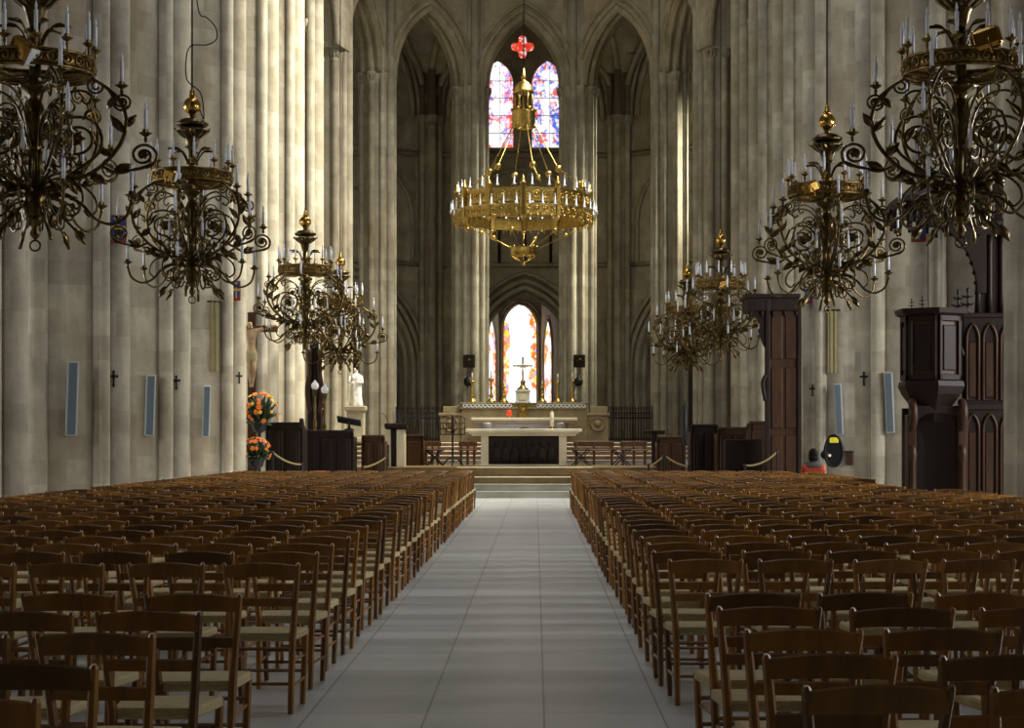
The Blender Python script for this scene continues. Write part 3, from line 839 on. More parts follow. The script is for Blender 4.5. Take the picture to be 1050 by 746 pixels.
# the gilt ring of light over the choir
YC = 50.0; pxm = F / YC
cx, cz = (537 - 549) * YC / F, 0
root = empty('ring_chandelier', (cx, YC, 8.15), 0, 'great gilt ring chandelier of twelve panels hanging before the upper window', 'chandelier')
RR = 1.87
def ring12(mb, r, z0, z1, th=.03):
    for k in range(12):
        a0, a1 = PI / 6 * k, PI / 6 * (k + 1)
        p0, p1 = Vector((r * cos(a0), r * sin(a0), 0)), Vector((r * cos(a1), r * sin(a1), 0))
        d = (p1 - p0).normalized(); L = (p1 - p0).length
        n = Vector((cos((a0 + a1) / 2), sin((a0 + a1) / 2), 0))
        M = Matrix(((d.x, n.x, 0, p0.x), (d.y, n.y, 0, p0.y), (0, 0, 1, 0), (0, 0, 0, 1)))
        mb.box(0, L, -th / 2, th / 2, z0, z1, M)
        for z in (z0, z1): mb.box(0, L, -th, th, z - .022, z + .022, M)
        nn = 4; h = z1 - z0                             # raised scrollwork
        for j in range(nn):
            u = L * (j + .5) / nn
            for s_ in (1,):
                pts = [M @ Vector((u + h * .30 * cos(q), th * .8, (z0 + z1) / 2 + h * .30 * sin(q))) for q in [2 * PI * i / 10 for i in range(10)]]
                mb.tube(pts, .014, 4, True)
            mb.ball(tuple(M @ Vector((u, th * .8, (z0 + z1) / 2))), .035, 6, 4)
m = MB(); ring12(m, RR, .02, .36); m.build('upper_band', GOLD, root)
m = MB(); ring12(m, RR + .05, -.36, -.08); m.build('lower_band', GOLD, root)
def post_mesh():
    m = MB(); m.box(-.07, .07, -.06, .07, -.42, .46, None, .015)
    m.lathe([(.09, .46), (.10, .49), (.05, .52), (.055, .58), (.02, .62), (.01, .70)], 8, (0, 0, 0)); m.lathe([(.01, -.56), (.05, -.5), (.08, -.44), (.07, -.41)], 8)
    return m.mesh('post', GOLD)
pm = post_mesh()
for k in range(12):
    a = PI / 6 * k + PI / 2
    o = bpy.data.objects.new('post', pm); COL.objects.link(o); o.parent = root; o.location = ((RR + .03) * cos(a), (RR + .03) * sin(a), 0); o.rotation_euler = (0, 0, a - PI / 2)
cm2 = MB().lathe([(.02, -.05), (.05, -.03), (.05, -.015), (.018, -.01), (.018, .17), (.008, .19), (.013, .21), (.001, .26)], 7).mesh('candle', CANDLE)
for tier, (r, z, n) in enumerate(((RR, .43, 24), (RR + .2, -.12, 36))):
    m = MB()
    for k in range(n):
        a = 2 * PI * (k + .5) / n
        e = Vector((cos(a), sin(a), 0)); p = e * r + Vector((0, 0, z))
        if tier == 0: m.tube([p - Vector((0, 0, .05)), p + Vector((0, 0, .0))], .012, 5)
        else:
            q = e * (RR + .05) + Vector((0, 0, -.35))
            m.tube(smooth_path([q, q + e * .1 + Vector((0, 0, -.08)), p + Vector((0, 0, -.10)), p], 3), .012, 5)
    ho = m.build('candle_holders', GOLD, root)
    for k in range(n):
        a = 2 * PI * (k + .5) / n
        o = bpy.data.objects.new('candle', cm2); COL.objects.link(o); o.parent = ho; o.location = (r * cos(a), r * sin(a), z + .05)
m = MB()                                               # beaded fringe under the lower band
for k in range(60):
    a = 2 * PI * k / 60
    m.tube([((RR + .05) * cos(a), (RR + .05) * sin(a), -.36), ((RR + .07) * cos(a), (RR + .07) * sin(a), -.50 - .05 * (k % 2))], [.02, .008], 5)
m.build('pendant_fringe', GOLD, root)
zc = 2.45                                              # canopy base above the ring
for k in range(6):
    a = PI / 3 * k + PI / 2 + PI / 6 * 0 + .26
    e = Vector((cos(a), sin(a), 0))
    top, end = e * .28 + Vector((0, 0, zc)), e * RR + Vector((0, 0, .5))
    mid = e * 1.02 + Vector((0, 0, 1.10 + .0))
    m = MB(); m.tube([top, mid, end], .016, 6); m.build('suspension_rod', GOLD, root)
    m = MB(); m.ball(tuple(mid), .105, 12, 8); m.build('rod_ball', GOLD, root)
    m = MB(); q = mid.lerp(end, .72); m.ball(tuple(q), .07, 10, 6); m.build('rod_ball', GOLD, root)
m = MB()
m.lathe([(.29, -.16), (.33, -.14), (.33, .30), (.36, .33), (.30, .35), (.27, .33), (.27, -.12)], 12, (0, 0, zc), ring=True)
for k in range(6):
    a = PI / 3 * k
    m.tube([(.24 * cos(a), .24 * sin(a), zc + .3), (.24 * cos(a), .24 * sin(a), zc + .9)], .03, 6)
    m.ball((.33 * cos(a), .33 * sin(a), zc + .38), .05, 8, 5)
m.lathe([(.27, .84), (.30, .87), (.28, .92), (.24, 1.04), (.15, 1.15), (.06, 1.20), (.06, 1.26), (.09, 1.30), (.05, 1.36), (.02, 1.56)], 14, (0, 0, zc))
m.tube([(0, 0, zc + .2), (0, 0, zc + .9)], .03, 6)
m.build('lantern_canopy', GOLD, root)
MB().tube([(0, 0, zc + 1.5), (0, 0, TOP - 8.15)], .018, 6).build('suspension_cable', BLACK, root)
m = MB(); m.lathe([(.33, -1.30), (.37, -1.32), (.37, -1.12), (.40, -1.10), (.34, -1.10), (.33, -1.28)], 16, ring=True)
for k in range(8):
    a = PI / 4 * k
    m.tube([(.37 * cos(a), .37 * sin(a), -1.31), (.24 * cos(a), .24 * sin(a), -1.42), (.0, .0, -1.55)], .016, 5); m.ball((.38 * cos(a), .38 * sin(a), -1.08), .035, 6, 4)
    m.tube([(.37 * cos(a), .37 * sin(a), -1.2), (0, 0, -1.22)], .014, 5)
m.ball((0, 0, -1.56), .06, 8, 6); m.build('lower_ring', GOLD, root)
m = MB()
m.tube([(0, 0, -1.5), (0, 0, -.7)], .012, 5)
for k in range(6):
    a = PI / 3 * k + .26
    e = Vector((cos(a), sin(a), 0))
    m.tube([e * .37 + Vector((0, 0, -1.15)), e * 1.25 + Vector((0, 0, -.72)), e * RR + Vector((0, 0, -.36))], .010, 5)
    m.ball(tuple(e * 1.25 + Vector((0, 0, -.72))), .075, 10, 6)
m.build('lower_rods', GOLD, root)
# ------------------------------------------------------------------ things on the piers
def pier_face_y(x, zc_, side):                          # west face of a straight pier's core at lateral x
    cx = AX + side * HALF
    return zc_ - sqrt(max(0.02, 1.0 - (x - cx) ** 2))
def cross(px, py, zp, label):
    side = -1 if px < 549 else 1
    # on the big nave shaft, a little to the west of its crown
    bx = AX + side * (HALF - 1.10)
    ang = .95
    x, y = bx - side * .25 * cos(ang), zp - .25 * sin(ang) - .02
    px2 = (px - 549) * y / F
    x = max(min(px2, bx + .2), bx - .2)
    fi = math.asin(max(-.8, min(.8, (x - bx) / .25)))
    x, y = bx + .272 * sin(fi), zp - .272 * cos(fi)
    z = EYE + (450 - py) * y / F
    m = MB()
    m.box(-.016, .016, -.012, .012, -.12, .12); m.box(-.058, .058, -.013, .013, .026, .056)
    for (a, b) in ((0, .12), (0, -.12), (-.06, .041), (.06, .041)): m.ball((a, 0, b), .026, 8, 5, 1, 1, .45)
    m.ball((0, 0, .041), .04, 8, 5, 1, 1, .4)
    tag(m.build('wall_cross', IRON, None, (x, y, z), fi), label, 'cross', 'consecration crosses on the piers')
cross(117, 388, 30.4, 'small black cross on the stone shaft right of the nearest long loudspeaker on the left')
cross(181, 392, 35.6, 'small black cross on the shaft between the second and third loudspeakers on the left')
cross(245, 387, 42.6, 'small black cross on the reddish stained shaft beside the flowers')
cross(833, 400, 42.6, 'small dark cross on the shaft beside the tall wooden throne')
cross(886, 388, 35.6, 'small dark cross on the shaft between the two loudspeakers on the right')
def speaker(px, y0, y1, zp, label, tilt, wpx=11):
    side = -1 if px < 549 else 1
    x = (px - 549) * (zp - .9) / F
    y = pier_face_y(x, zp, side) - .14
    x = (px - 549) * y / F
    h = (y1 - y0) * y / F; w = wpx * y / F
    zc_ = EYE + (450 - (y0 + y1) / 2) * y / F
    root = empty('column_loudspeaker', (x, y, zc_), 0, label, 'loudspeaker', 'column loudspeakers on the piers')
    root.rotation_euler = (.05, tilt, -side * .25)
    m = MB(); m.box(-w / 2, w / 2, -.06, .06, -h / 2, h / 2, None, .02); m.build('casing', GREYP, root)
    m = MB(); m.box(-w * .34, w * .34, -.068, -.055, -h / 2 + .03, h / 2 - .03, None, .004); m.build('grille', GRILLEM, root)
    m = MB(); m.box(-.03, .03, .05, .13, h * .3, h * .3 + .05); m.box(-.03, .03, .05, .12, -h * .3, -h * .3 + .05); m.box(-.02, .02, .1, .13, -h * .3, h * .3 + .05); m.build('wall_bracket', GREYP, root)
speaker(74, 370, 447, 30.4, 'long grey column loudspeaker nearest the camera on the left pier', .03, 12)
speaker(154, 384, 447, 35.6, 'long grey loudspeaker on the second pier from the camera, left side', .03, 10)
speaker(211.5, 395, 448, 42.6, 'grey column loudspeaker under the ochre banner on the left', .03, 8)
speaker(912, 381, 444, 35.6, 'grey column loudspeaker nearest the pulpit on the right', -.04, 9)
speaker(860, 393, 446, 42.6, 'grey column loudspeaker above the black case on the right', -.04, 8)
def banner(px0, px1, y0, y1, zp, label):
    side = -1 if px0 < 549 else 1
    px = (px0 + px1) / 2
    x = (px - 549) * (zp - .8) / F
    y = pier_face_y(x, zp, side) - .10
    x = (px - 549) * y / F; w = (px1 - px0) * y / F; h = (y1 - y0) * y / F
    zc_ = EYE + (450 - (y0 + y1) / 2) * y / F
    root = empty('hanging_banner', (x, y, zc_), -side * .35, label, 'banner')
    m = MB(); n = 8
    vs, fs = [], []
    for i in range(n + 1):
        u = -w / 2 + w * i / n; d = .018 * sin(i * 1.9)
        for zz in (-h / 2, h / 2): vs += [(u, d - .01, zz), (u, d + .01, zz)]
    for i in range(n):
        o = i * 4
        fs += [(o, o + 4, o + 6, o + 2), (o + 1, o + 3, o + 7, o + 5), (o + 2, o + 6, o + 7, o + 3), (o, o + 1, o + 5, o + 4)]
    fs += [(0, 2, 3, 1), (n * 4, n * 4 + 1, n * 4 + 3, n * 4 + 2)]
    m.add(vs, fs); m.build('cloth', TANCLOTH, root)
    m = MB(); m.tube([(-w / 2 - .06, 0, h / 2), (w / 2 + .06, 0, h / 2)], .022, 6); m.build('rod', DWOOD, root)
banner(215, 225, 309, 381, 42.6, 'narrow ochre banner hanging on the pier above the third left loudspeaker')
banner(849, 859, 318, 382, 42.6, 'narrow ochre banner hanging on the right pier beside the throne')
def shield(px, py, zp, w, h, label, style, onshaft=False):
    side = -1 if px < 549 else 1
    y = zp - 1.02 if not onshaft else zp - .30
    x = (px - 549) * y / F
    if not onshaft: y = pier_face_y(x, zp, side) - .06
    else:
        bx = AX + side * (HALF - 1.10); y = zp - .30
    x = (px - 549) * y / F; z = EYE + (450 - py) * y / F
    W, H = w * y / F / 2, h * y / F / 2
    root = empty('painted_shield', (x, y, z), -side * .3, label, 'coat of arms')
    def ol(k, sq):
        if sq: return [(-W * k, -H * k), (W * k, -H * k), (W * k, H * k), (-W * k, H * k)]
        return [(-W * k, H * k), (-W * k, -H * .1), (-W * .75 * k, -H * .55 * k), (0, -H * k), (W * .75 * k, -H * .55 * k), (W * k, -H * .1), (W * k, H * k)]
    fn = lambda u, v, d: (u, d, v)
    m = MB(); m.plate(ol(1.0, True), [], fn, -.012, .03); m.build('board', REDP, root)
    m = MB(); m.plate(ol(.86, False), [], fn, -.03, -.011); m.build('field', BLUEP, root)
    m = MB()
    if style == 'cross':
        m.box(-W * .12, W * .12, -.042, -.028, -H * .7, H * .8); m.box(-W * .75, W * .75, -.042, -.028, -H * .02, H * .22)
        for (a, b) in ((-.75, .1), (.75, .1), (0, .8), (0, -.7)): m.ball((W * a, -.035, H * b), W * .16, 6, 4, 1, 1, .3)
    else:
        m.lathe([(W * .05, -H * .7), (W * .22, -H * .4), (W * .14, 0), (W * .26, H * .3), (W * .06, H * .78)], 8, (0, -.035, 0), True, 0, 1, .25)
    m.build('charge', GOLDP, root)
shield(121, 235, 30.4, 17, 29, 'blue and red shield with a gold cross, beside the upper left chandelier', 'cross', True)
shield(242, 298, 42.6, 9, 20, 'small blue and gold shield on the pier above the wooden crucifix', 'cross', True)
shield(942, 240, 30.4, 15, 16, 'blue shield on a red board showing just under the pulpit canopy', 'leaf', True)
shield(829, 304, 42.6, 8, 14, 'small blue shield on the pier just above the throne, under a chandelier', 'leaf', True)
# dark reliefs and round lamps on the two piers beside the axial window
for px, w1, w2 in ((481, 'left', 'left'), (594, 'right', 'right')):
    Y = 68.12
    p = P(px, 370, Y)
    root = empty('wall_relief', p, 0, 'square dark carved panel on the pier %s of the altar window' % w1, 'relief')
    m = MB(); m.box(-.23, .23, -.05, .06, -.25, .25, None, .02); m.build('board', DARKREL, root)
    m = MB(); m.box(-.03, .03, -.075, -.045, -.2, .2); m.box(-.17, .17, -.075, -.045, .0, .06); m.ball((0, -.06, .03), .07, 8, 5, 1, 1, .4)
    m.build('raised_cross', BRONZE, root)
    p = P(px - 1, 391, Y)
    m = MB(); m.lathe([(.03, -.19), (.12, -.15), (.17, -.05), (.17, .05), (.12, .14), (.04, .18), (.03, .24), (.012, .34)], 12)
    m.tube([(0, 0, .3), (0, .10, .36), (0, .34, .36)], .015, 5)
    tag(m.build('hanging_lamp', IRON, None, p), 'round black lamp below the carved panel on the pier %s of the altar window' % w1, 'lamp')

# ------------------------------------------------------------------ the altars
def fleuron(mb, x, y, z, s=1.0):
    mb.lathe([(.03 * s, 0), (.05 * s, .03 * s), (.03 * s, .06 * s), (.028 * s, .5 * s), (.01 * s, .56 * s)], 8, (x, y, z))
    for q, h in ((.19, .16), (.15, .36)):
        for k in range(4):
            a = PI / 2 * k
            mb.leaf((x, y, z + h * s), (x + q * s * cos(a), y + q * s * sin(a), z + (h + .03) * s), .1 * s, (0, 0, 1), .02 * s, .2)
    mb.ball((x, y, z + .56 * s), .05 * s, 8, 5, 1.4)
YA = 50.6
xl, xr = P(493, 0, YA)[0], P(581, 0, YA)[0]
zb = .82; zt = P(0, 446, YA)[2]; zt2 = P(0, 440.2, YA)[2]
root = empty('front_altar', ((xl + xr) / 2, YA + .45, zb), 0, 'cream stone altar table with a dark carved front, at the top of the aisle steps', 'altar')
hw, ah = (xr - xl) / 2, zt - zb
w2 = (P(597, 0, YA)[0] - P(478, 0, YA)[0]) / 2
m = MB(); n = 0
for (a, b, k) in ((ah - .02, ah + .05, w2 * .90), (ah + .04, ah + .10, w2 * .95), (ah + .09, zt2 - zb + .02, w2)): m.box(-k, k, -.55 - (k - w2 * .9), .55 + (k - w2 * .9), a, b, None, .015)
m.build('altar_slab', CREAM, root)
m = MB(); m.box(-hw, -hw + .22, -.42, .42, 0, ah, None, .01); m.build('side_pillar', CREAM, root)
m = MB(); m.box(hw - .22, hw, -.42, .42, 0, ah, None, .01); m.build('side_pillar', CREAM, root)
m = MB(); m.box(-hw + .2, hw - .2, -.36, .38, .03, ah, None, .01)
for k in range(7):                                      # low-relief figures
    x = -hw + .45 + (2 * hw - .9) * k / 6
    m.ball((x, -.36, ah * .70), .075, 8, 6, 1.1, 1, .5); m.lathe([(.15, .10), (.13, .3), (.10, ah * .5), (.11, ah * .58), (.03, ah * .64)], 8, (x, -.36, 0), True, 0, 1, .35)
m.build('carved_front', DARKREL, root)
m = MB(); m.box(-hw - .02, hw + .02, -.45, .45, 0, .05, None, .01); m.build('plinth', CREAM, root)
zt_altar = zt2 + .02
m = MB(); m.lathe([(.03, 0), (.055, .01), (.055, .48), (.012, .5), (.008, .55)], 12); root = empty('paschal_candle', P(566, 440, YA + .45)[:2] + (zt_altar,), 0, 'tall thick white candle standing on the right end of the front altar', 'candle')
m.build('wax', IVORY, root); m = MB(); m.lathe([(.09, 0), (.10, .02), (.06, .05), (.066, .07), (.056, .075)], 12); m.build('holder', BRASS, root)

YH = 58.4; zf = 1.5
x0, x1 = P(483, 0, YH)[0], P(592, 0, YH)[0]; xm = (x0 + x1) / 2
zt = P(0, 428, YH)[2]
root = empty('high_altar', (xm, YH, zf), 0, 'white marble high altar under a gilt frieze, behind the front altar', 'altar')
hw = (x1 - x0) / 2; h = zt - zf
m = MB(); m.box(-hw, hw, -.15, .75, h - .11, h, None, .02); m.box(-hw + .08, hw - .08, -.08, .75, h - .18, h - .11, None, .02); m.build('altar_slab', CREAM, root)
m = MB(); m.box(-hw + .35, hw - .35, .06, .72, 0, h - .17, None, .02)
m.tube([(.40 * cos(PI * i / 14), .05, .12 + .42 * sin(PI * i / 14)) for i in range(15)], .05, 6); m.build('front_panel', WHITEM, root)
m = MB(); m.lathe([(.02, -.03), (.34, -.03), (.34, .03), (.02, .03)], 20, (0, 0, 0), True, 0, 1, 1, Matrix.Translation((0, .05, .20)) @ Matrix.Rotation(PI / 2, 4, 'X')); m.build('medallion', OLIVE, root)
for sx in (-1, 1):
    m = MB(); m.lathe([(.17, 0), (.17, .08), (.12, .12), (.11, h - .40), (.13, h - .36), (.19, h - .22), (.20, h - .17)], 12, (sx * (hw - .55), .05, 0)); m.build('column', WHITEM, root)
    m = MB(); m.box(min(sx * (hw - .36), sx * (hw - .18)), max(sx * (hw - .36), sx * (hw - .18)), .1, .7, h - .55, h - .17, None, .03); m.build('console', WHITEM, root)
YR = 59.4
rx0, rx1 = P(473, 0, YR)[0], P(602, 0, YR)[0]
bx0, bx1 = P(451, 0, YR)[0], P(624, 0, YR)[0]
zA, zB, zC, zS = P(0, 427, YR)[2], P(0, 419, YR)[2], P(0, 412.5, YR)[2], P(0, 420, YR)[2]
root = empty('retable', ((rx0 + rx1) / 2, YR, zf), 0, 'wide ochre stone retable with a white scrolled frieze behind the high altar', 'retable')
ox = (rx0 + rx1) / 2
m = MB(); m.box(rx0 - ox, rx1 - ox, 0, .7, 0, zB - zf, None, .015); m.build('body', OLIVE, root)
m = MB(); m.box(rx0 - ox - .05, rx1 - ox + .05, -.06, .75, zB - zf, zB - zf + .05, None, .01); m.box(rx0 - ox, rx1 - ox, -.02, .7, zB - zf + .05, zC - zf - .04); m.box(rx0 - ox - .06, rx1 - ox + .06, -.08, .76, zC - zf - .04, zC - zf, None, .01)
m.build('cornice', OLIVE, root)
m = MB(); L = rx1 - rx0; nn = 20
for gx0, gx1 in ((rx0 - ox + .05, -.42), (.42, rx1 - ox - .05)):
    for ph in (0, PI):
        pts = [(gx0 + (gx1 - gx0) * i / 60, -.05, (zB + zC) / 2 - zf + .06 * sin(i * PI / 5 + ph)) for i in range(61)]
        m.tube(pts, .025, 5)
m.build('frieze_scroll', WHITEM, root)
for sx, a, b in ((-1, bx0 - ox, rx0 - ox), (1, rx1 - ox, bx1 - ox)):
    m = MB(); m.box(a, b, .05, .75, 0, zS - zf - .2, None, .015); m.box(a - .05, b + .05, -.0, .8, zS - zf - .2, zS - zf - .1, None, .015); m.box(a + .1, b - .02, .1, .7, zS - zf - .1, zS - zf + .12, None, .015)
    c = (a + b) / 2; m.tube([(c + .24 * cos(2 * PI * i / 16), .04, .62 + .24 * sin(2 * PI * i / 16)) for i in range(16)], .035, 5, True); m.ball((c, .04, .62), .12, 8, 6, 1, 1, .4)
    m.build('side_pedestal', OLIVE, root)
m = MB(); m.box(P(532, 0, YR)[0] - ox, P(541, 0, YR)[0] - ox, -.1, .1, zA - zf - .2, zC - zf, None, .015)
m.ball((P(536.5, 0, YR)[0] - ox, -.1, (zA + zC) / 2 - zf), .07, 8, 6, 1, 1, .4); m.build('gilt_door', GOLD, root)
tz = P(0, 399.5, YR)[2]
root = empty('tabernacle', (P(536, 0, YR)[0], YR + .3, zC), 0, 'small white marble tabernacle block on the middle of the retable', 'tabernacle')
hh = tz - zC; w = 7 * YR / F
m = MB(); m.box(-w, w, -.22, .22, 0, hh - .05, None, .02); m.box(-w - .04, w + .04, -.26, .26, hh - .06, hh, None, .015); m.box(-w - .03, w + .03, -.25, .25, 0, .05, None, .01); m.build('block', WHITEM, root)
m = MB(); m.box(-w * .6, w * .6, -.235, -.215, .08, hh - .1, None, .01); m.build('door', CREAM, root)
root = empty('altar_crucifix', (P(536, 0, YR)[0], YR + .3, tz), 0, 'gilt crucifix standing on the tabernacle against the bright window', 'crucifix')
m = MB(); m.lathe([(.20, 0), (.21, .04), (.12, .1), (.07, .2), (.10, .26), (.05, .34), (.03, .4)], 12); m.build('foot', GOLD, root)
m = MB(); H = P(0, 365, YR)[2] - tz; m.box(-.03, .03, -.025, .025, .36, H, None, .008); m.box(-.33, .33, -.025, .025, H * .70, H * .70 + .06, None, .008); m.build('cross', GOLD, root)
m = MB(); zc2 = H * .70; m.tube([(0, -.04, zc2 - .42), (0, -.06, zc2 - .2), (0, -.05, zc2 - .03)], [.025, .045, .04], 8); m.ball((0, -.06, zc2 + .05), .04, 8, 6)
for s_ in (-1, 1): m.tube([(0, -.05, zc2 - .03), (s_ * .15, -.05, zc2), (s_ * .29, -.05, zc2 + .04)], [.03, .02, .013], 6)
m.build('figure', IVORY, root)
def candlestick(px, y1, label):
    zt = P(0, y1, YR)[2]; h = zt - zC
    root = empty('candlestick', (P(px, 0, YR)[0], YR + .25, zC), 0, label, 'candlestick', 'gilt candlesticks on the retable')
    m = MB(); k = h * .72
    m.lathe([(.16, 0), (.165, .03), (.10, .10), (.05, .16), (.08, .24), (.045, .30), (.035, k * .55), (.065, k * .62), (.035, k * .68), (.03, k * .85), (.085, k * .95), (.09, k), (.02, k + .01)], 12); m.build('stick', GOLD, root)
    m = MB(); m.lathe([(.026, k), (.026, h - .05), (.008, h - .03), (.004, h)], 8); m.build('candle', IVORY, root)
for px, y, l in ((484, 381, 'gilt candlestick at the left end of the retable'), (503.5, 378, 'gilt candlestick second from the left end of the retable, before the left lancet'), (516.5, 389, 'short gilt candlestick left of the tabernacle, beside the wide lancet'),
                 (556, 389, 'short gilt candlestick right of the tabernacle, beside the wide lancet'), (572, 382, 'gilt candlestick second from the right end of the retable'), (587, 381, 'gilt candlestick at the right end of the retable')):
    candlestick(px, y, l)
root = empty('sanctuary_lamp', (P(522, 0, YH)[0], YH + .3, P(0, 428, YH)[2]), 0, 'small glowing red lamp standing on the high altar', 'lamp')
m = MB(); m.lathe([(.05, .06), (.075, .10), (.08, .2), (.06, .26)], 10); m.build('red_glass', REDGL, root)
m = MB(); m.lathe([(.07, 0), (.07, .02), (.025, .04), (.05, .065)], 10); m.build('foot', BRASS, root)

# ------------------------------------------------------------------ furniture round the choir
def box_px(m, px0, px1, y0, y1, Y, dep, ox, oy=0, bev=.01):
    (a, _, z1), (b, _, z0) = P(px0, y0, Y), P(px1, y1, Y)
    m.box(a - ox, b - ox, oy, oy + dep, z0, z1, None, bev)
def stall(px0, px1, yt, Y, mat, label, scroll=0, yseat=None, dep=.9, panels=3):
    ox = P((px0 + px1) / 2, 0, Y)[0]
    w = (px1 - px0) * Y / F / 2; h = P(0, yt, Y)[2]
    root = empty('choir_stall', (ox, Y, 0), 0, label, 'choir stall')
    m = MB(); m.box(-w, w, 0, .07, 0, h, None, .01); m.box(-w - .03, w + .03, -.04, .12, h - .01, h + .06, None, .015); m.box(-w, w, -.02, .09, 0, .14, None, .01); m.build('front_board', mat, root)
    for k in range(panels):
        a = -w + 2 * w * (k + .08) / panels; b = -w + 2 * w * (k + .92) / panels
        m = MB(); m.box(a, b, -.035, .01, .24, h - .14, None, .02); m.box(a + .08, b - .08, -.05, -.03, .34, h - .24, None, .015); m.build('panel', mat, root)
    m = MB(); m.box(-w + .05, w - .05, .1, dep * .55, .42, .48, None, .01); m.build('bench_seat', mat, root)
    m = MB(); m.box(-w, w, dep, dep + .06, 0, h * .93, None, .01); m.build('back_board', mat, root)
    for sx in (-1, 1):
        m = MB(); top = h + (.10 if scroll == sx else 0)
        oc = [(0, 0), (dep, 0), (dep, h * .93)] + ([(dep * .8, h * .95), (dep * .6, h * .9), (dep * .4, h * .97), (.18, top + .02), (.02, top + .06), (-.1, top + .02), (-.08, top - .1), (0, top - .2)] if scroll == sx else [(dep * .5, h * .8), (0, h)])
        x = sx * w
        m.plate(oc, [], lambda u, v, d, x=x: (x + d, u, v), -.04, .04); m.build('end_panel', mat, root)
    return root
stall(274, 309, 435, 44.5, DWOOD, 'dark choir stall with a raised scrolled end beside the flowers', 1, None, .9, 2)
stall(311, 361, 443, 46.0, DWOOD, 'long low dark choir stall below the lamps and the carved post', -1)
stall(372, 393, 448, 47.0, BWOOD, 'small brown choir bench just left of the cream ambo', 0, None, .8, 2)
stall(414, 433, 447.5, 52.2, BWOOD, 'small brown bench between the cream ambo and the music stand', 0, None, .6, 1).location.z = .0
stall(710, 735, 437, 45.5, DWOOD, 'dark square-topped choir stall nearest the black pole on the right', 0, None, .9, 2)
stall(737, 768, 440, 44.5, BWOOD, 'brown choir stall with a scrolled end, in the middle of those on the right', 1, None, .9, 2)
stall(770, 786, 434, 43.0, BWOOD, 'brown choir stall standing against the tall throne', 0, None, .7, 1)
stall(675, 701, 449, 48.5, BWOOD, 'low dark choir bench farthest right-hand bench from the throne', 0, None, .6, 2)
# tapestry-like ledge of the lectern on the stalls
root = empty('book_rest', P(358, 441, 46.3), 0, 'black book rest standing on the low choir stall on the left', 'lectern')
m = MB(); M = Matrix.Translation((0, 0, .24)) @ Matrix.Rotation(.18, 4, 'Y') @ Matrix.Rotation(-.35, 4, 'X'); m.box(-.32, .32, -.2, .2, -.02, .03, M, .01); m.build('desk', IRON, root)
m = MB(); m.lathe([(.14, 0), (.14, .03), (.04, .06), (.03, .2), (.06, .24)], 10); m.build('stem', IRON, root)
# ambo
YB = 49.9
root = empty('stone_ambo', (P(405, 0, YB)[0], YB, .82), 0, 'ambo of cream stone slabs with a dark top, left of the front altar', 'ambo')
ox = root.location.x
zt = P(0, 440, YB)[2] - .82
for a, b in ((395.5, 400.5), (406.5, 415)):
    m = MB(); m.box(P(a, 0, YB)[0] - ox, P(b, 0, YB)[0] - ox, 0, .5, 0, zt, None, .012); m.build('stone_slab', CREAM, root)
m = MB(); m.box(P(401, 0, YB)[0] - ox, P(406, 0, YB)[0] - ox, .12, .4, 0, zt, None, .01); m.build('gap_filler', IRON, root)  # solid black filler paints in the darkness of the gap between slabs
m = MB(); M = Matrix.Translation((.02, .25, zt + .07)) @ Matrix.Rotation(-.1, 4, 'X'); m.box(-.31, .32, -.36, .34, -.07, .07, M, .02); m.build('reading_desk', DWOOD, root)
m = MB(); m.tube(smooth_path([(-.15, 0, zt + .1), (-.25, -.1, zt + .35), (-.36, -.2, zt + .48)], 5), .010, 5); m.build('microphone', BLACK, root)
m = MB(); m.box(-.24, -.17, -.06, .0, 0, .62, None, .01); m.build('wood_post', BWOOD, root)
# music stand
YM = 51.0
root = empty('music_stand', (P(464, 0, YM)[0], YM, .82), 0, 'black iron music stand with an open rack, left of the front altar', 'music stand')
zt = P(0, 428, YM)[2] - .82; zl = P(0, 445, YM)[2] - .82; hw = 12.5 * YM / F
m = MB()
for s_ in (-1, 1):
    for k in range(3): m.tube([(s_ * (hw - .16 * k), -.03 * k * 0, zl), (s_ * (hw - .16 * k), .1, zt - .03 * k)], .014, 5)
for q in (0, .33, .66, 1): m.tube([(-hw, .1 * q, zl + (zt - zl) * q), (hw, .1 * q, zl + (zt - zl) * q)], .014, 5)
m.box(-hw - .02, hw + .02, -.10, .02, zl - .02, zl + .015, None, .005); m.build('music_rack', IRON, root)
m = MB(); m.lathe([(.05, .1), (.03, .2), (.028, zl * .5), (.05, zl * .53), (.028, zl * .56), (.026, zt), (.04, zt + .03), (.01, zt + .1)], 8, (0, .06, 0)); m.build('stem', IRON, root)
m = MB()
for k in range(3):
    a = 2 * PI * k / 3 + PI / 6
    m.tube(smooth_path([(0, .06, .22), (.16 * cos(a), .06 + .16 * sin(a), .20), (.34 * cos(a), .06 + .34 * sin(a), .015)], 4), .022, 5)
m.build('tripod_foot', IRON, root)
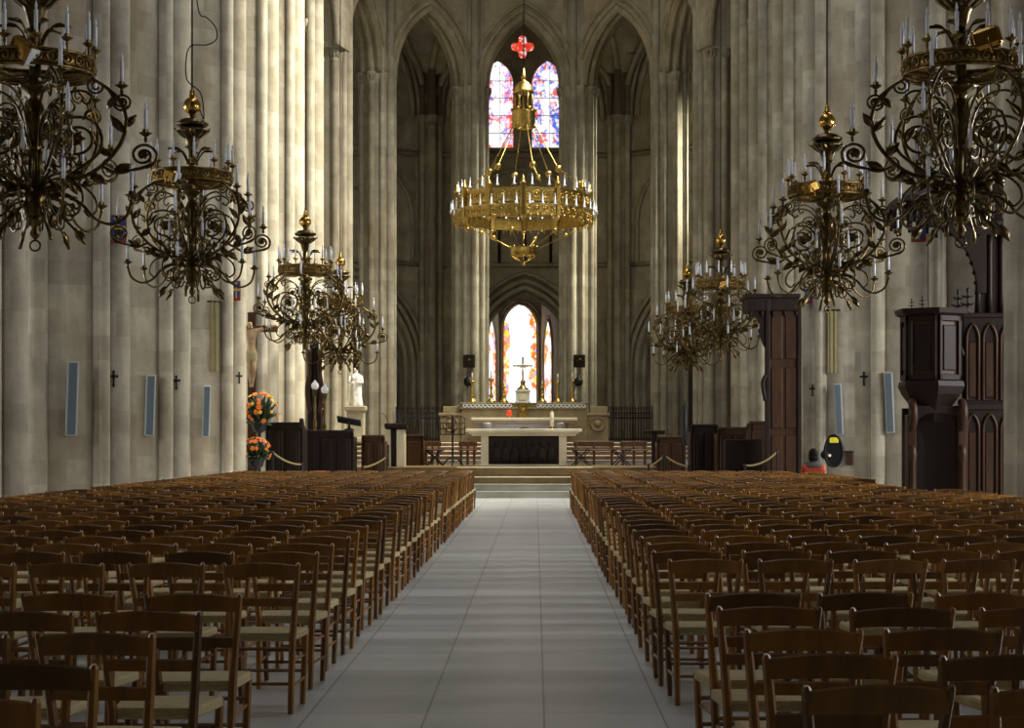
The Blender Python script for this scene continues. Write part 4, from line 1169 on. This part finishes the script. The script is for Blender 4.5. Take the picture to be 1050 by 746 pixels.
# iron pole, kneeler, grilles
Yp = 47.5
m = MB(); zt = P(0, 414, Yp)[2]; m.lathe([(.20, 0), (.20, .04), (.06, .08), (.03, .14), (.03, zt * .55), (.075, zt * .57), (.085, zt * .75), (.085, zt - .06), (.03, zt), (.015, zt + .1)], 10)
tag(m.build('iron_pole', IRON, None, (P(702, 0, Yp)[0], Yp, 0)), 'thin black iron pole rising behind the low bench on the right', 'pole')
Yk = 51.5
root = empty('reading_stand', (P(671, 0, Yk)[0], Yk, .82), 0, 'dark stand with a flat sloping top, right of the front altar beyond the chairs', 'stand')
zt = P(0, 443, Yk)[2] - .82
m = MB(); M = Matrix.Translation((0, 0, zt)) @ Matrix.Rotation(-.15, 4, 'X'); m.box(-.30, .30, -.22, .22, -.03, .03, M, .01); m.build('desk', DWOOD, root)
m = MB(); m.box(-.08, .08, -.07, .07, 0, zt, None, .01); m.box(-.2, .2, -.2, .2, 0, .06, None, .01); m.build('stem', DWOOD, root)
def grille(px0, px1, y0, y1, Y, label, rz):
    x0, z1 = P(px0, y0, Y)[0], P(px0, y0, Y)[2]; x1 = P(px1, y0, Y)[0]; z0 = 1.5
    w = (x1 - x0) / 2; h = z1 - z0
    root = empty('iron_grille', ((x0 + x1) / 2, Y, z0), rz, label, 'grille')
    n = 17; w /= cos(rz)
    m = MB()
    for i in range(n):
        x = -w + 2 * w * i / (n - 1)
        m.tube([(x, 0, .0), (x, 0, h)], .020, 5); m.leaf((x, 0, h - .02), (x, 0, h + .14), .07, (0, 1, 0), .012)
        if i < n - 1: m.tube([(x + w / (n - 1) + .05 * cos(q), 0, h * .80 + .05 * sin(q)) for q in [2 * PI * j / 8 for j in range(8)]], .012, 4, True)
    m.build('bars', IRON, root)
    m = MB()
    for z in (.08, h * .72, h * .88): m.box(-w, w, -.025, .025, z, z + .05)
    m.build('cross_rails', IRON, root)
grille(407, 452, 420, 452, 66.4, 'black iron grille between the stone piers left of the high altar', .45)
grille(624, 668, 420, 452, 66.4, 'black iron grille between the stone piers right of the high altar', -.45)
def altar_bench(px0, px1, Y, z, label):
    x0, x1 = P(px0, 0, Y)[0], P(px1, 0, Y)[0]; w = (x1 - x0) / 2
    root = empty('altar_bench', ((x0 + x1) / 2, Y, z), 0, label, 'bench')
    m = MB(); m.box(-w, w, -.2, .2, .42, .47, None, .01); m.build('seat', RWOOD, root)
    m = MB(); m.box(-w, w, .18, .22, .55, .72, None, .01); m.build('back_rail', RWOOD, root)
    for x in (-w + .08, 0, w - .08):
        m = MB(); m.box(x - .035, x + .035, -.17, .21, 0, .43, None, .008); m.box(x - .03, x + .03, .17, .22, .4, .72, None, .008); m.build('leg', RWOOD, root)
altar_bench(434, 452, 53.2, .82, 'worn wooden bench behind the music stand, left of the altar')
altar_bench(470, 489, 53.2, .82, 'worn wooden bench between the music stand and the front altar')
altar_bench(588, 630, 53.2, .82, 'long worn wooden bench right of the front altar')
altar_bench(636, 664, 53.2, .82, 'worn wooden bench farthest right of the front altar, by the dark stand')
# barriers of pale rope
def barrier(p0, p1, sag, label, z=0.0):
    a, b = Vector(p0), Vector(p1)
    root = empty('rope_barrier', (a.x, a.y, z), 0, label, 'rope barrier', 'rope barriers before the choir')
    o = Vector((a.x, a.y, z))
    for q in (a, b):
        e = q - o
        m = MB(); m.lathe([(.13, 0), (.13, .03), (.03, .06), (.022, .1), (.022, e.z - .04), (.04, e.z), (.02, e.z + .04)], 8, (e.x, e.y, 0)); m.build('post', IRON, root)
    pts = []
    for i in range(13):
        t = i / 12; p = a.lerp(b, t) - o; p.z -= sag * 4 * t * (1 - t); pts.append(p)
    m = MB(); m.tube(pts, .022, 6); m.build('rope', ROPE, root)
barrier(P(280, 464, 43.5), P(310, 476, 43.5), .08, 'pale rope barrier below the flowers and the left stalls')
barrier(P(372, 479, 45.5), P(397, 468, 45.5), .05, 'pale rope barrier beside the cream ambo')
barrier(P(764, 477, 40.75), P(797, 463, 40.75), .10, 'pale rope barrier at the foot of the tall throne')
barrier(P(665, 478, 46.5), P(680, 468, 46.5), .03, 'short pale rope barrier left of the low benches, right of the altar')
barrier(P(682, 467, 45.0), P(706, 478, 45.0), .05, 'pale rope barrier before the low bench and the black pole')
# fallen chairs of iron on the altar steps: folding stools
def folding_stool(px, Y, z, label):
    root = empty('folding_stool', (P(px, 0, Y)[0], Y, z), .2, label, 'stool')
    for s_ in (-1, 1):
        m = MB(); m.tube([(-.24, s_ * .2, 0), (.24, s_ * .2, .46)], .018, 6); m.tube([(.24, s_ * .17, 0), (-.24, s_ * .17, .46)], .018, 6); m.build('crossed_legs', IRON, root)
    m = MB(); m.box(-.26, .26, -.22, .22, .45, .48, None, .01); m.build('seat', BWOOD, root)
folding_stool(596, 52.3, .82, 'crossed-leg stool standing right beside the front altar')
folding_stool(637, 52.4, .82, 'crossed-leg stool before the farthest right bench')
folding_stool(446, 52.3, .82, 'crossed-leg stool left of the music stand')

# flowers
def flowers(px, py, Y, w, h, label, n, yel, seed, stand):
    r = random.Random(seed)
    c = P(px, py, Y)
    root = empty('flower_arrangement', (c[0], Y, 0 if stand else c[2] - h / 2), 0, label, 'flowers')
    cz = c[2] - root.location.z
    m = MB()
    for k in range(110):
        a, b = r.uniform(0, 2 * PI), r.uniform(-.5, 1.2)
        e = Vector((cos(a) * cos(b), sin(a) * cos(b), sin(b)))
        s_ = r.uniform(.5, 1.1)
        tip = Vector((e.x * w * .55 * s_, e.y * w * .45 * s_, cz - h * .15 + e.z * h * .5 * s_))
        base = Vector((0, 0, cz - h * .35)).lerp(tip, .35)
        m.leaf(base, tip, r.uniform(.06, .12), (r.uniform(-1, 1), r.uniform(-1, 1), 1), .01, r.uniform(-.3, .3))
        if k % 3 == 0: m.tube([(0, 0, cz - h * .4), tuple(base)], .008, 4)
    o = m.build('foliage', LEAFM, root); o['kind'] = 'stuff'
    for k in range(n):
        a, b = r.uniform(PI * .95, PI * 2.05), r.uniform(-.5, 1.3)
        e = Vector((cos(a) * cos(b), sin(a) * cos(b), sin(b)))
        p = Vector((e.x * w * .46, e.y * w * .42, cz - h * .10 + e.z * h * .42))
        f = MB(); rr = r.uniform(.05, .085)
        for q in range(7):
            a2 = 2 * PI * q / 7
            u = Vector((cos(a2), sin(a2), 0)) - e * 0
            u = (e.orthogonal().normalized() * cos(a2) + e.cross(e.orthogonal().normalized()) * sin(a2))
            f.leaf(p, p + u * rr + e * rr * .35, rr * .9, e, .008, .15)
        f.ball(tuple(p + e * .015), rr * .35, 6, 4)
        f.build('blossom', YELLOW if r.random() < yel else ORANGE, root)
    m = MB(); zt = cz - h * .3
    if stand: m.lathe([(.22, 0), (.22, .04), (.05, .08), (.035, .2), (.035, zt - .3), (.16, zt - .22), (.2, zt - .05), (.17, zt + .05), (.05, zt + .06)], 12)
    else: m.lathe([(.14, 0), (.18, .1), (.2, h * .22), (.17, h * .26), (.05, h * .27)], 12)
    m.build('vase', IRON, root)
flowers(266, 418, 43.9, .95, 1.15, 'tall arrangement of orange and yellow flowers below the wooden crucifix', 42, .38, 3, True)
flowers(263, 459, 43.0, .72, .75, 'lower bunch of orange flowers beneath the tall arrangement on the left', 22, .05, 5, True)

# crucifix of wood on the left
YX = 45.2
bx = P(258.5, 0, YX)[0]
root = empty('wooden_crucifix', (bx, YX, 0), .0, 'big wooden crucifix with a carved Christ figure behind the flowers on the left', 'crucifix')
zt = P(0, 320, YX)[2]; zbm = P(0, 337, YX)[2]
m = MB(); m.box(-.11, .11, -.06, .06, 0, zt, None, .015); m.build('upright', BWOOD, root)
m = MB(); m.box(-.66, .66, -.065, .065, zbm - .085, zbm + .085, None, .015); m.build('crossbeam', RWOOD, root)
m = MB(); m.box(-.4, .4, -.4, .4, 0, .25, None, .02); m.box(-.25, .25, -.25, .25, .25, .5, None, .02); m.build('foot', DWOOD, root)
def skin(name, mat, parent, verts, edges, radii, sub=2, rootv=0):
    me = bpy.data.meshes.new(name); me.from_pydata([tuple(v) for v in verts], edges, []); me.materials.append(mat)
    o = bpy.data.objects.new(name, me); COL.objects.link(o)
    if parent: o.parent = parent
    md = o.modifiers.new('Skin', 'SKIN'); md.use_smooth_shade = True
    sv = me.skin_vertices[0].data
    for i, r in enumerate(radii):
        sv[i].radius = r if isinstance(r, tuple) else (r, r); sv[i].use_root = (i == rootv)
    ss = o.modifiers.new('Sub', 'SUBSURF'); ss.levels = sub; ss.render_levels = sub
    return o
t = zbm
V = [(0, -.14, t - .62), (.01, -.16, t - .38), (0, -.17, t - .14), (0, -.18, t - .02), (-.03, -.22, t + .10), (-.03, -.22, t + .17),
     (.15, -.15, t - .06), (.36, -.11, t + .02), (.58, -.09, t + .08), (.64, -.09, t + .09), (-.15, -.15, t - .06), (-.36, -.11, t + .02), (-.58, -.09, t + .08), (-.64, -.09, t + .09),
     (.08, -.16, t - .70), (.09, -.24, t - 1.02), (.03, -.14, t - 1.42), (.03, -.18, t - 1.52), (-.06, -.16, t - .70), (-.04, -.24, t - 1.02), (-.01, -.14, t - 1.42), (-.01, -.18, t - 1.52)]
E = [(0, 1), (1, 2), (2, 3), (3, 4), (4, 5), (2, 6), (6, 7), (7, 8), (8, 9), (2, 10), (10, 11), (11, 12), (12, 13), (0, 14), (14, 15), (15, 16), (16, 17), (0, 18), (18, 19), (19, 20), (20, 21)]
RD = [(.12, .09), (.12, .09), (.14, .10), .05, .075, .06, .06, .045, .032, .03, .06, .045, .032, .03, .085, .065, .04, .03, .085, .065, .04, .03]
skin('christ_figure', CARVED, root, V, E, RD)
m = MB(); m.lathe([(.145, t - .86), (.16, t - .8), (.15, t - .66), (.135, t - .58), (.12, t - .57)], 12, (.01, -.17, 0), True, 0, 1, .85); m.build('loincloth', TANCLOTH, root)

# tall carved post and lamps above the left stalls
Yq = 48.6
root = empty('carved_post', (P(323.5, 0, Yq)[0], Yq, .0), 0, 'tall dark carved wooden post behind the low choir stall on the left', 'carved post')
zq = P(0, 345, Yq)[2]
m = MB(); m.box(-.2, .2, -.2, .2, 0, zq * .55, None, .03); m.box(-.25, .25, -.25, .25, 0, .35, None, .03); m.build('shaft', DWOOD, root)
for sx in (-1, 1):
    m = MB(); m.tube(smooth_path([(sx * .12, -.18, zq * .52), (sx * .2, -.2, zq * .66), (sx * .13, -.2, zq * .78), (sx * .17, -.2, zq * .92)], 5), [.07] * 16, 6); m.build('carved_colonnette', BWOOD, root)
m = MB(); m.lathe([(.2, zq * .55), (.25, zq * .57), (.2, zq * .6), (.16, zq * .7), (.19, zq * .8), (.12, zq * .9), (.17, zq * .94), (.06, zq), (.02, zq + .2)], 12); m.build('turned_top', DWOOD, root)
for px, yt, Y, l in ((323, 392, 47.4, 'brass lamp stand with a white globe before the dark carved post'), (333, 396, 47.9, 'slimmer brass lamp stand with a white globe right of the carved post')):
    root = empty('lamp_stand', (P(px, 0, Y)[0], Y, 0), 0, l, 'lamp')
    zt = P(0, yt, Y)[2]
    m = MB(); m.lathe([(.2, 0), (.2, .05), (.06, .1), (.035, .3), (.03, zt * .5), (.07, zt * .53), (.035, zt * .56), (.05, zt * .65), (.03, zt * .7), (.045, zt * .8), (.025, zt * .85), (.07, zt - .2), (.02, zt - .18)], 10); m.build('turned_stem', BRONZE, root)
    m = MB(); m.ball((0, 0, zt - .09), .105, 12, 8, 1.1); m.lathe([(.03, zt + .0), (.045, zt + .03), (.01, zt + .07)], 8); m.build('white_globe', OPAL, root)
# white statue on its pedestal
Ys = 55.6
root = empty('white_statue', (P(365, 0, Ys)[0], Ys, 1.5), 0, 'white robed statue on a grey stone pedestal before the left piers', 'statue')
zs_, zh = P(0, 416, Ys)[2] - 1.5, P(0, 377, Ys)[2] - 1.5
m = MB(); m.box(-.27, .27, -.27, .27, 0, zs_ - .12, None, .02); m.box(-.33, .33, -.33, .33, zs_ - .16, zs_, None, .03); m.box(-.33, .33, -.33, .33, 0, .16, None, .03); m.build('pedestal', STONE2, root)
H = zh - zs_
m = MB(); n = 24; prof_ = [(.19, 0), (.21, .03), (.185, .15), (.17, .3), (.165, .45), (.15, .58), (.155, .68), (.17, .76), (.15, .82), (.06, .86), (.05, .88), (.075, .91), (.082, .95), (.07, .985), (.02, 1.0)]
vs, fs = [], []
for (r, z) in prof_:
    for i in range(n):
        a = 2 * PI * i / n
        k = 1 + (.10 * sin(a * 6 + z * 3) if z < .8 else 0)
        vs.append((r * k * cos(a), r * k * sin(a) * .75, zs_ + z * H))
for k in range(len(prof_) - 1):
    for i in range(n):
        j = (i + 1) % n
        fs.append((k * n + i, k * n + j, (k + 1) * n + j, (k + 1) * n + i))
m.add(vs, fs, None, True)
for sx in (-1, 1): m.tube([(sx * .15, 0, zs_ + .78 * H), (sx * .2, -.06, zs_ + .62 * H), (sx * .06, -.17, zs_ + .60 * H)], [.06, .055, .035], 8)
m.ball((-.07, -.14, zs_ + .74 * H), .05, 8, 6); m.build('robed_figure', WHITEST, root)

# tall wooden throne on the right
Yt = 41.2
x0, x1 = P(787, 0, Yt)[0], P(819.5, 0, Yt)[0]
ox = (x0 + x1) / 2; w = (x1 - x0) / 2; h = P(0, 303, Yt)[2]
root = empty('wooden_throne', (ox, Yt, 0), 0, 'tall brown oak throne with a projecting canopy against the right pier', 'throne')
m = MB(); m.box(-w, w, 0, .12, 0, h, None, .01); m.box(-w - .03, w + .03, -.04, .14, 0, .3, None, .02); m.build('side_panel', BWOOD, root)
for z0, z1 in ((.45, 1.7), (1.85, h * .66), (h * .70, h * .93)):
    m = MB(); m.box(-w + .08, -.02, -.03, .02, z0, z1, None, .02); m.box(.04, w - .06, -.03, .02, z0, z1, None, .02); m.build('raised_panel', BWOOD, root)
m = MB()
for sx in (-1, 1): m.box(sx * w - .05, sx * w + .05, -.07, .16, 0, h - .1, None, .015)
m.build('corner_post', DWOOD, root)
cxl = P(764, 0, Yt)[0] - ox
m = MB(); m.box(cxl, w + .02, -.12, 1.2, h - .06, h + .04, None, .02); m.box(cxl + .06, w, -.06, 1.15, h - .36, h - .05, None, .02); m.build('canopy', DWOOD, root)
m = MB()
oc = [(-w, h - .36), (cxl + .06, h - .36), (cxl + .10, h - .52), (cxl + .25, h - .50), (cxl + .36, h - .70), (-w - .22, h - .82), (-w - .1, h - 1.15), (-w, h - 1.3)]
m.plate(oc, [], lambda u, v, d: (u, d, v), -.02, .1); m.build('carved_bracket', DWOOD, root)
m = MB()
for k in range(5):
    xx = cxl + .12 + k * (w - cxl - .2) / 4
    m.tube([(xx, -.05, h - .36), (xx, -.05, h - .5)], [.05, .015], 6)
m.build('pendants', DWOOD, root)
m = MB(); m.box(-w - .9, -w, .5, 1.1, .4, .5, None, .02); m.box(-w - .9, -w, 1.05, 1.15, 0, 1.6, None, .02); m.box(-w - .9, -w - .8, .4, 1.1, 0, .85, None, .03); m.build('bench_seat', DWOOD, root)
m = MB(); m.tube(smooth_path([(-w - .05, -.03, 2.5), (-w - .12, -.06, 2.9), (-w - .04, -.06, 3.1)], 4), .05, 6); m.build('carved_knob', DWOOD, root)

# pulpit
YPp = 28.6
px = lambda a: P(a, 0, YPp)[0]; pz = lambda b: P(0, b, YPp)[2]
ox = px(956)
root = empty('pulpit', (ox, YPp, 0), 0, 'dark carved oak pulpit with canopy and stair against the right-hand pier', 'pulpit')
def hexp(mb, r, z0, z1, r2=None, c=(0, 0), n=6, a0=PI / 6):
    mb.lathe([(r, z0), (r2 or r, z1)], n, (c[0], c[1], 0), False, a0)
rd = .52
m = MB(); hexp(m, rd - .04, pz(392), pz(322), None, (0, .1)); m.build('body', BWOOD, root)
for k in range(6):
    a = PI / 3 * k + PI / 3 * 0
    e = Vector((cos(a), sin(a), 0)); u = Vector((-sin(a), cos(a), 0)); ap = (rd - .04) * cos(PI / 6)
    M = Matrix(((u.x, e.x, 0, e.x * ap), (u.y, e.y, 0, e.y * ap + .1), (0, 0, 1, 0), (0, 0, 0, 1)))
    m = MB()
    for (a0, a1, b0, b1) in ((-.23, -.17, pz(390), pz(324)), (.17, .23, pz(390), pz(324)), (-.23, .23, pz(390), pz(384)), (-.23, .23, pz(330), pz(324))): m.box(a0, a1, -.01, .045, b0, b1, M, .01)
    m.box(-.13, .13, .0, .025, pz(380), pz(334), M, .012); m.build('panel_frame', DWOOD, root)
m = MB(); hexp(m, rd + .02, pz(324), pz(322), rd + .08, (0, .1)); hexp(m, rd + .08, pz(322), pz(317), rd + .10, (0, .1)); m.build('cornice', DWOOD, root)
m = MB(); hexp(m, rd - .02, pz(404), pz(396), rd + .04, (0, .1)); hexp(m, rd + .04, pz(396), pz(391), rd + .02, (0, .1)); hexp(m, rd - .18, pz(417), pz(404), rd - .02, (0, .1)); hexp(m, .2, pz(432), pz(417), rd - .18, (0, .1)); m.build('corbel', DWOOD, root)
for a in (932, 983):
    m = MB(); x = px(a) - ox
    m.box(x - .07, x + .07, -.25, .0, 0, pz(425), None, .015); m.box(x - .10, x + .10, -.28, .02, 0, .25, None, .02)
    m.tube(smooth_path([(x, -.2, pz(440)), (x, -.34, pz(430)), (x, -.32, pz(418)), (x, -.2, pz(412))], 5), .07, 7)
    m.lathe([(.05, .3), (.07, .5), (.045, .7), (.04, 1.2), (.07, 1.35), (.04, 1.5)], 8, (x, -.27, 0)); m.build('carved_post', BWOOD, root)
m = MB(); m.box(px(930) - ox, px(985) - ox, .35, .42, 0, pz(418)); m.build('recess_back', DWOOD, root)
m = MB(); x0, x1 = px(930) - ox, px(986) - ox
o_ = [(x0, pz(440))] + arch_pts(x0 + .1, x1 - .1, pz(440), pz(424), 6) + [(x1, pz(440)), (x1, pz(416)), (x0, pz(416))]
m.plate(o_, [], lambda u, v, d: (u, d, v), -.2, -.12); m.build('arched_head', DWOOD, root)
sx0, sx1 = px(986) - ox, px(1042) - ox
m = MB(); m.box(sx0, sx1, -.1, .0, 0, pz(325), None, .01); m.box(sx0 - .02, sx1, -.14, .02, pz(326), pz(321), None, .015); m.box(sx0 - .02, sx1, -.14, .02, 0, .25, None, .015); m.box(sx0, sx1, -.14, 0, pz(420), pz(414), None, .01); m.build('stair_enclosure', DWOOD, root)
for (a, b) in ((988, 1003), (1005, 1021), (1023, 1041)):
    for z0, z1 in ((.35, pz(424)), (pz(410), pz(332))):
        m = MB(); u0, u1 = px(a) - ox, px(b) - ox
        pts = [(u0 + .02, -.12, z0)] + [(u, -.12, v) for u, v in arch_pts(u0 + .02, u1 - .02, z1 - .25, z1, 5)] + [(u1 - .02, -.12, z0)]
        m.tube(pts, .025, 5, True); m.box(u0 + .06, u1 - .06, -.115, -.09, z0 + .05, z1 - .3, None, .01); m.build('tracery_panel', BWOOD, root)
m = MB(); m.tube(smooth_path([(px(971) - ox, .0, pz(318)), (px(976) - ox, -.05, pz(335)), (px(986) - ox, -.1, pz(365))], 5), .05, 6); m.build('handrail', DWOOD, root)
for (a, b, s_) in ((931, 318, .44), (942, 317, .50), (981, 321, 1.0), (991, 320, 1.05)):
    m = MB(); fleuron(m, px(a) - ox, -.1 if a > 950 else -.28, pz(b), s_ * .62 if a < 950 else s_ * .60); m.build('finial', IRON, root)
m = MB(); m.box(px(1003) - ox, px(1040) - ox, .1, .22, pz(322), pz(232), None, .01)
for a in (1004, 1016, 1028, 1040): m.lathe([(.06, pz(322)), (.045, pz(300)), (.045, pz(250)), (.07, pz(240))], 8, (px(a) - ox, .08, 0))
m.build('back_panel', DWOOD, root)
cc = (px(985) - ox, -.15)
m = MB(); rc = 1.22
m.lathe([(rc - .1, pz(222)), (rc, pz(219)), (rc + .04, pz(212)), (rc - .02, pz(206)), (rc - .15, pz(200)), (rc * .6, pz(188)), (.3, pz(170)), (.12, pz(120)), (.02, pz(70))], 8, (*cc, 0), False, PI / 8); m.build('canopy', DWOOD, root)
m = MB()
for k in range(40):                                     # hanging cusps under the canopy edge
    a = 2 * PI * k / 40
    r = rc * (cos(PI / 8) / cos(((a - PI / 8 + PI / 8) % (PI / 4)) - PI / 8)) * .98
    x, y = cc[0] + r * cos(a), cc[1] + r * sin(a)
    m.tube([(x, y, pz(216)), (x, y, pz(226)), (x, y, pz(229 + 4 * (k % 2)))], [.06, .045, .02], 5); m.ball((x, y, pz(231 + 4 * (k % 2))), .035, 6, 4)
m.build('canopy_fringe', DWOOD, root)
m = MB()                                                # curved bracket under the canopy
arc = [(px(955) - ox + (px(1003) - px(955)) * sin(PI / 2 * i / 10), pz(232) + (pz(300) - pz(232)) * (1 - cos(PI / 2 * i / 10))) for i in range(11)]
m.plate(arc + [(px(1012) - ox, pz(300)), (px(1012) - ox, pz(222)), (px(955) - ox, pz(222))], [], lambda u, v, d: (u, d, v), .02, .14)
for u, v in arc[1:]: m.ball((u, .08, v), .045, 6, 4)
m.build('canopy_bracket', DWOOD, root)

# ------------------------------------------------------------------ black case with a yellow card, box on the pier
Yc = 41.4
root = empty('black_case', P(855, 462, Yc), -.2, 'rounded black case with a yellow card, leaning on the right-hand pier', 'case')
m = MB()
oc = []
W, Hh = 9 * Yc / F, 16 * Yc / F
for i in range(24):
    a = 2 * PI * i / 24
    oc.append((W * (1 if abs(sin(a)) < .1 else 1) * cos(a) * (1 - .08 * sin(a)), Hh * sin(a) * (1.0)))
m.plate(oc, [], lambda u, v, d: (u, d, v), -.09, .09); m.tube([(a, -.09, b) for a, b in oc], .03, 6, True)
m.build('shell', BLACK, root)
m = MB(); m.box(-W * .45, W * .55, -.105, -.088, Hh * .52, Hh * .86, None, .004); cd = m.build('yellow_card', SIGNY, root)
m = MB()
for k in range(3): m.box(-W * .3, W * .38 - .03 * k, -.1075, -.1045, Hh * (.60 + .08 * k), Hh * (.615 + .08 * k))
m.build('card_lines', INK, cd)
m = MB(); m.ball((-W * .95, -.02, -Hh * .25), W * .55, 12, 8); m.build('side_pouch', BLACK, root)
m = MB(); m.lathe([(.035, -.01), (.04, 0), (.02, .015)], 8, (0, 0, 0), True, 0, 1, 1, Matrix.Translation((-.1, -.13, -Hh * .3)) @ Matrix.Rotation(PI / 2, 4, 'X')); m.build('buckle', CREAM, root)
root = empty('collection_box', P(871, 469, 41.7), -.2, 'small brown wooden box fixed to the pier right of the black case', 'box')
m = MB(); m.box(-.08, .08, -.1, .1, -.17, .13, None, .01); m.build('box_body', BWOOD, root)
m = MB(); m.box(-.16, .09, -.12, .11, .13, .16, None, .006); m.build('lid', DWOOD, root)

# ------------------------------------------------------------------ seated person, seen from behind
pxx, pyy = 6.12, far[16] + .26
root = empty('person', (pxx, pyy, 0), 0, 'seated dark-haired person in a red and grey jumper, seen from behind by the right-hand pier', 'person')
sh = 1.02
V = [(0, -.03, .62), (0, -.05, .76), (0, -.05, .92), (0, -.05, 1.03), (0, -.06, 1.10), (0, -.05, 1.17), (0, -.05, 1.27), (0, -.05, 1.33),
     (-.17, -.07, .99), (-.23, -.02, .76), (-.16, .20, .66), (-.12, .26, .65), (.17, -.07, .99), (.23, -.02, .76), (.16, .20, .66), (.12, .26, .65),
     (-.09, .05, .585), (-.11, .36, .57), (-.11, .36, .10), (-.11, .40, .05), (-.12, .49, .04), (.09, .05, .585), (.11, .36, .57), (.11, .36, .10), (.11, .40, .05), (.12, .49, .04)]
E = [(0, 1), (1, 2), (2, 3), (3, 4), (4, 5), (5, 6), (6, 7), (2, 8), (8, 9), (9, 10), (10, 11), (2, 12), (12, 13), (13, 14), (14, 15), (0, 16), (16, 17), (17, 18), (18, 19), (19, 20), (0, 21), (21, 22), (22, 23), (23, 24), (24, 25)]
RD = [(.12, .09), (.13, .09), (.15, .10), .075, .052, .078, .090, .055, .065, .050, .036, .036, .065, .050, .036, .036, .085, .062, .045, .045, .035, .085, .062, .045, .045, .035]
k0 = len(V)
for s_ in (-1, 1):                                      # fingers resting in the lap
    hi = 11 if s_ < 0 else 15
    for q in range(4):
        b = Vector((s_ * (.135 - .022 * q), .285, .655)); c_ = b + Vector((-s_ * .012, .04 - .006 * abs(q - 1), -.006)); d_ = c_ + Vector((-s_ * .01, .022, -.016))
        i0 = len(V); V += [tuple(b), tuple(c_), tuple(d_)]; E += [(hi, i0), (i0, i0 + 1), (i0 + 1, i0 + 2)]; RD += [.010, .009, .008]
    i0 = len(V); V += [(s_ * .085, .25, .665), (s_ * .06, .28, .665)]; E += [(hi, i0), (i0, i0 + 1)]; RD += [.012, .010]
skin('body', SKIN, root, V, E, RD, 2)
Vs = [(0, -.03, .64), (0, -.05, .76), (0, -.05, .92), (0, -.05, 1.035), (-.19, -.075, .985), (-.245, -.02, .75), (-.17, .18, .665), (.19, -.075, .985), (.245, -.02, .75), (.17, .18, .665)]
skin('jumper', REDW, root, Vs, [(0, 1), (1, 2), (2, 3), (2, 4), (4, 5), (5, 6), (2, 7), (7, 8), (8, 9)], [(.155, .115), (.16, .115), (.185, .115), .085, .09, .068, .052, .09, .068, .052])
m = MB(); m.lathe([(.24, .985), (.245, 1.02), (.19, 1.075), (.10, 1.105), (.075, 1.13), (.06, 1.13)], 20, (0, -.05, 0), True, 0, 1, .58); m.build('grey_yoke', GREYW, root)
Vt = [(0, -.02, .61), (-.10, .05, .585), (-.115, .36, .575), (-.115, .37, .12), (.10, .05, .585), (.115, .36, .575), (.115, .37, .12)]
skin('trousers', DENIM, root, Vt, [(0, 1), (1, 2), (2, 3), (0, 4), (4, 5), (5, 6)], [(.14, .10), .085, .075, .065, .085, .075, .065])
m = MB(); m.ball((0, -.075, 1.27), .118, 16, 10, 1.12, .95, 1.0); m.lathe([(.09, 1.12), (.11, 1.17), (.112, 1.24)], 14, (0, -.085, 0), True, 0, 1, .85); m.build('hair', HAIR, root)

# template mesh data for far chairs is shared; nothing else needed
# ------------------------------------------------------------------ light, camera
def area(name, loc, target, sx, sy, power, col=(1, 1, 1)):
    l = bpy.data.lights.new(name, 'AREA'); l.shape = 'RECTANGLE'; l.size = sx; l.size_y = sy; l.energy = power; l.color = col
    o = bpy.data.objects.new(name, l); COL.objects.link(o); o.location = loc
    o.rotation_euler = (Vector(target) - Vector(loc)).to_track_quat('-Z', 'Y').to_euler()
    return o
# daylight of the clerestory windows, south (right) side over the choir, then the nave bays
def spread(o, d): o.data.spread = math.radians(d); return o
spread(area('clerestory_light_choir', (5.7, 51.5, 22), (-7.0, 52, 8), 13, 4, 8000, (1, .94, .76)), 85)
for y, p in ((21, 560), (31, 850), (40, 900)): spread(area('clerestory_light', (-.3, y, 26.2), (-.3, y + 3, 0), 6, 3, p, (.92, .97, 1)), 150)
for y, k in ((9.0, .2), (15.8, .75), (21.5, 1), (27.3, 1.1), (33.0, 1.1), (39.1, 1.1), (45.3, 1)):
    for sx in (-1, 1): area('aisle_window_light', (sx * 15.5, y, 5.2), (0, y, .5), .9, 3.2, (1500 if sx > 0 else 560) * k, (1, .98, .95))
spread(area('ambulatory_light', (7.2, 72.6, 15.0), (1.75, 69, 11), 1.0, 3, 850, (1, .96, .72)), 50)
spread(area('ambulatory_light', (11.0, 66.4, 14.5), (5.4, 66.3, 10.5), 1.0, 3, 850, (1, .96, .72)), 50)
area('apse_light', (-.4, 58, 25), (-.4, 66, 4), 8, 3, 460, (1, .95, .80))
w = bpy.data.worlds.new('World'); S.world = w; w.use_nodes = True
w.node_tree.nodes['Background'].inputs[0].default_value = (.6, .7, .9, 1); w.node_tree.nodes['Background'].inputs[1].default_value = .3
cam = bpy.data.cameras.new('Camera'); co = bpy.data.objects.new('Camera', cam); COL.objects.link(co)
co.location = (0, 0, EYE); co.rotation_euler = (PI / 2, 0, 0)
cam.sensor_width = 36; cam.lens = 36 * F / 1050
cam.shift_x = (525 - 549) / 1050; cam.shift_y = (450 - 373) / 1050
cam.clip_end = 300
S.camera = co
S.view_settings.view_transform = 'Standard'; S.view_settings.look = 'None'; S.view_settings.gamma = 1; S.view_settings.use_curve_mapping = False
S.view_settings.exposure = -0.9
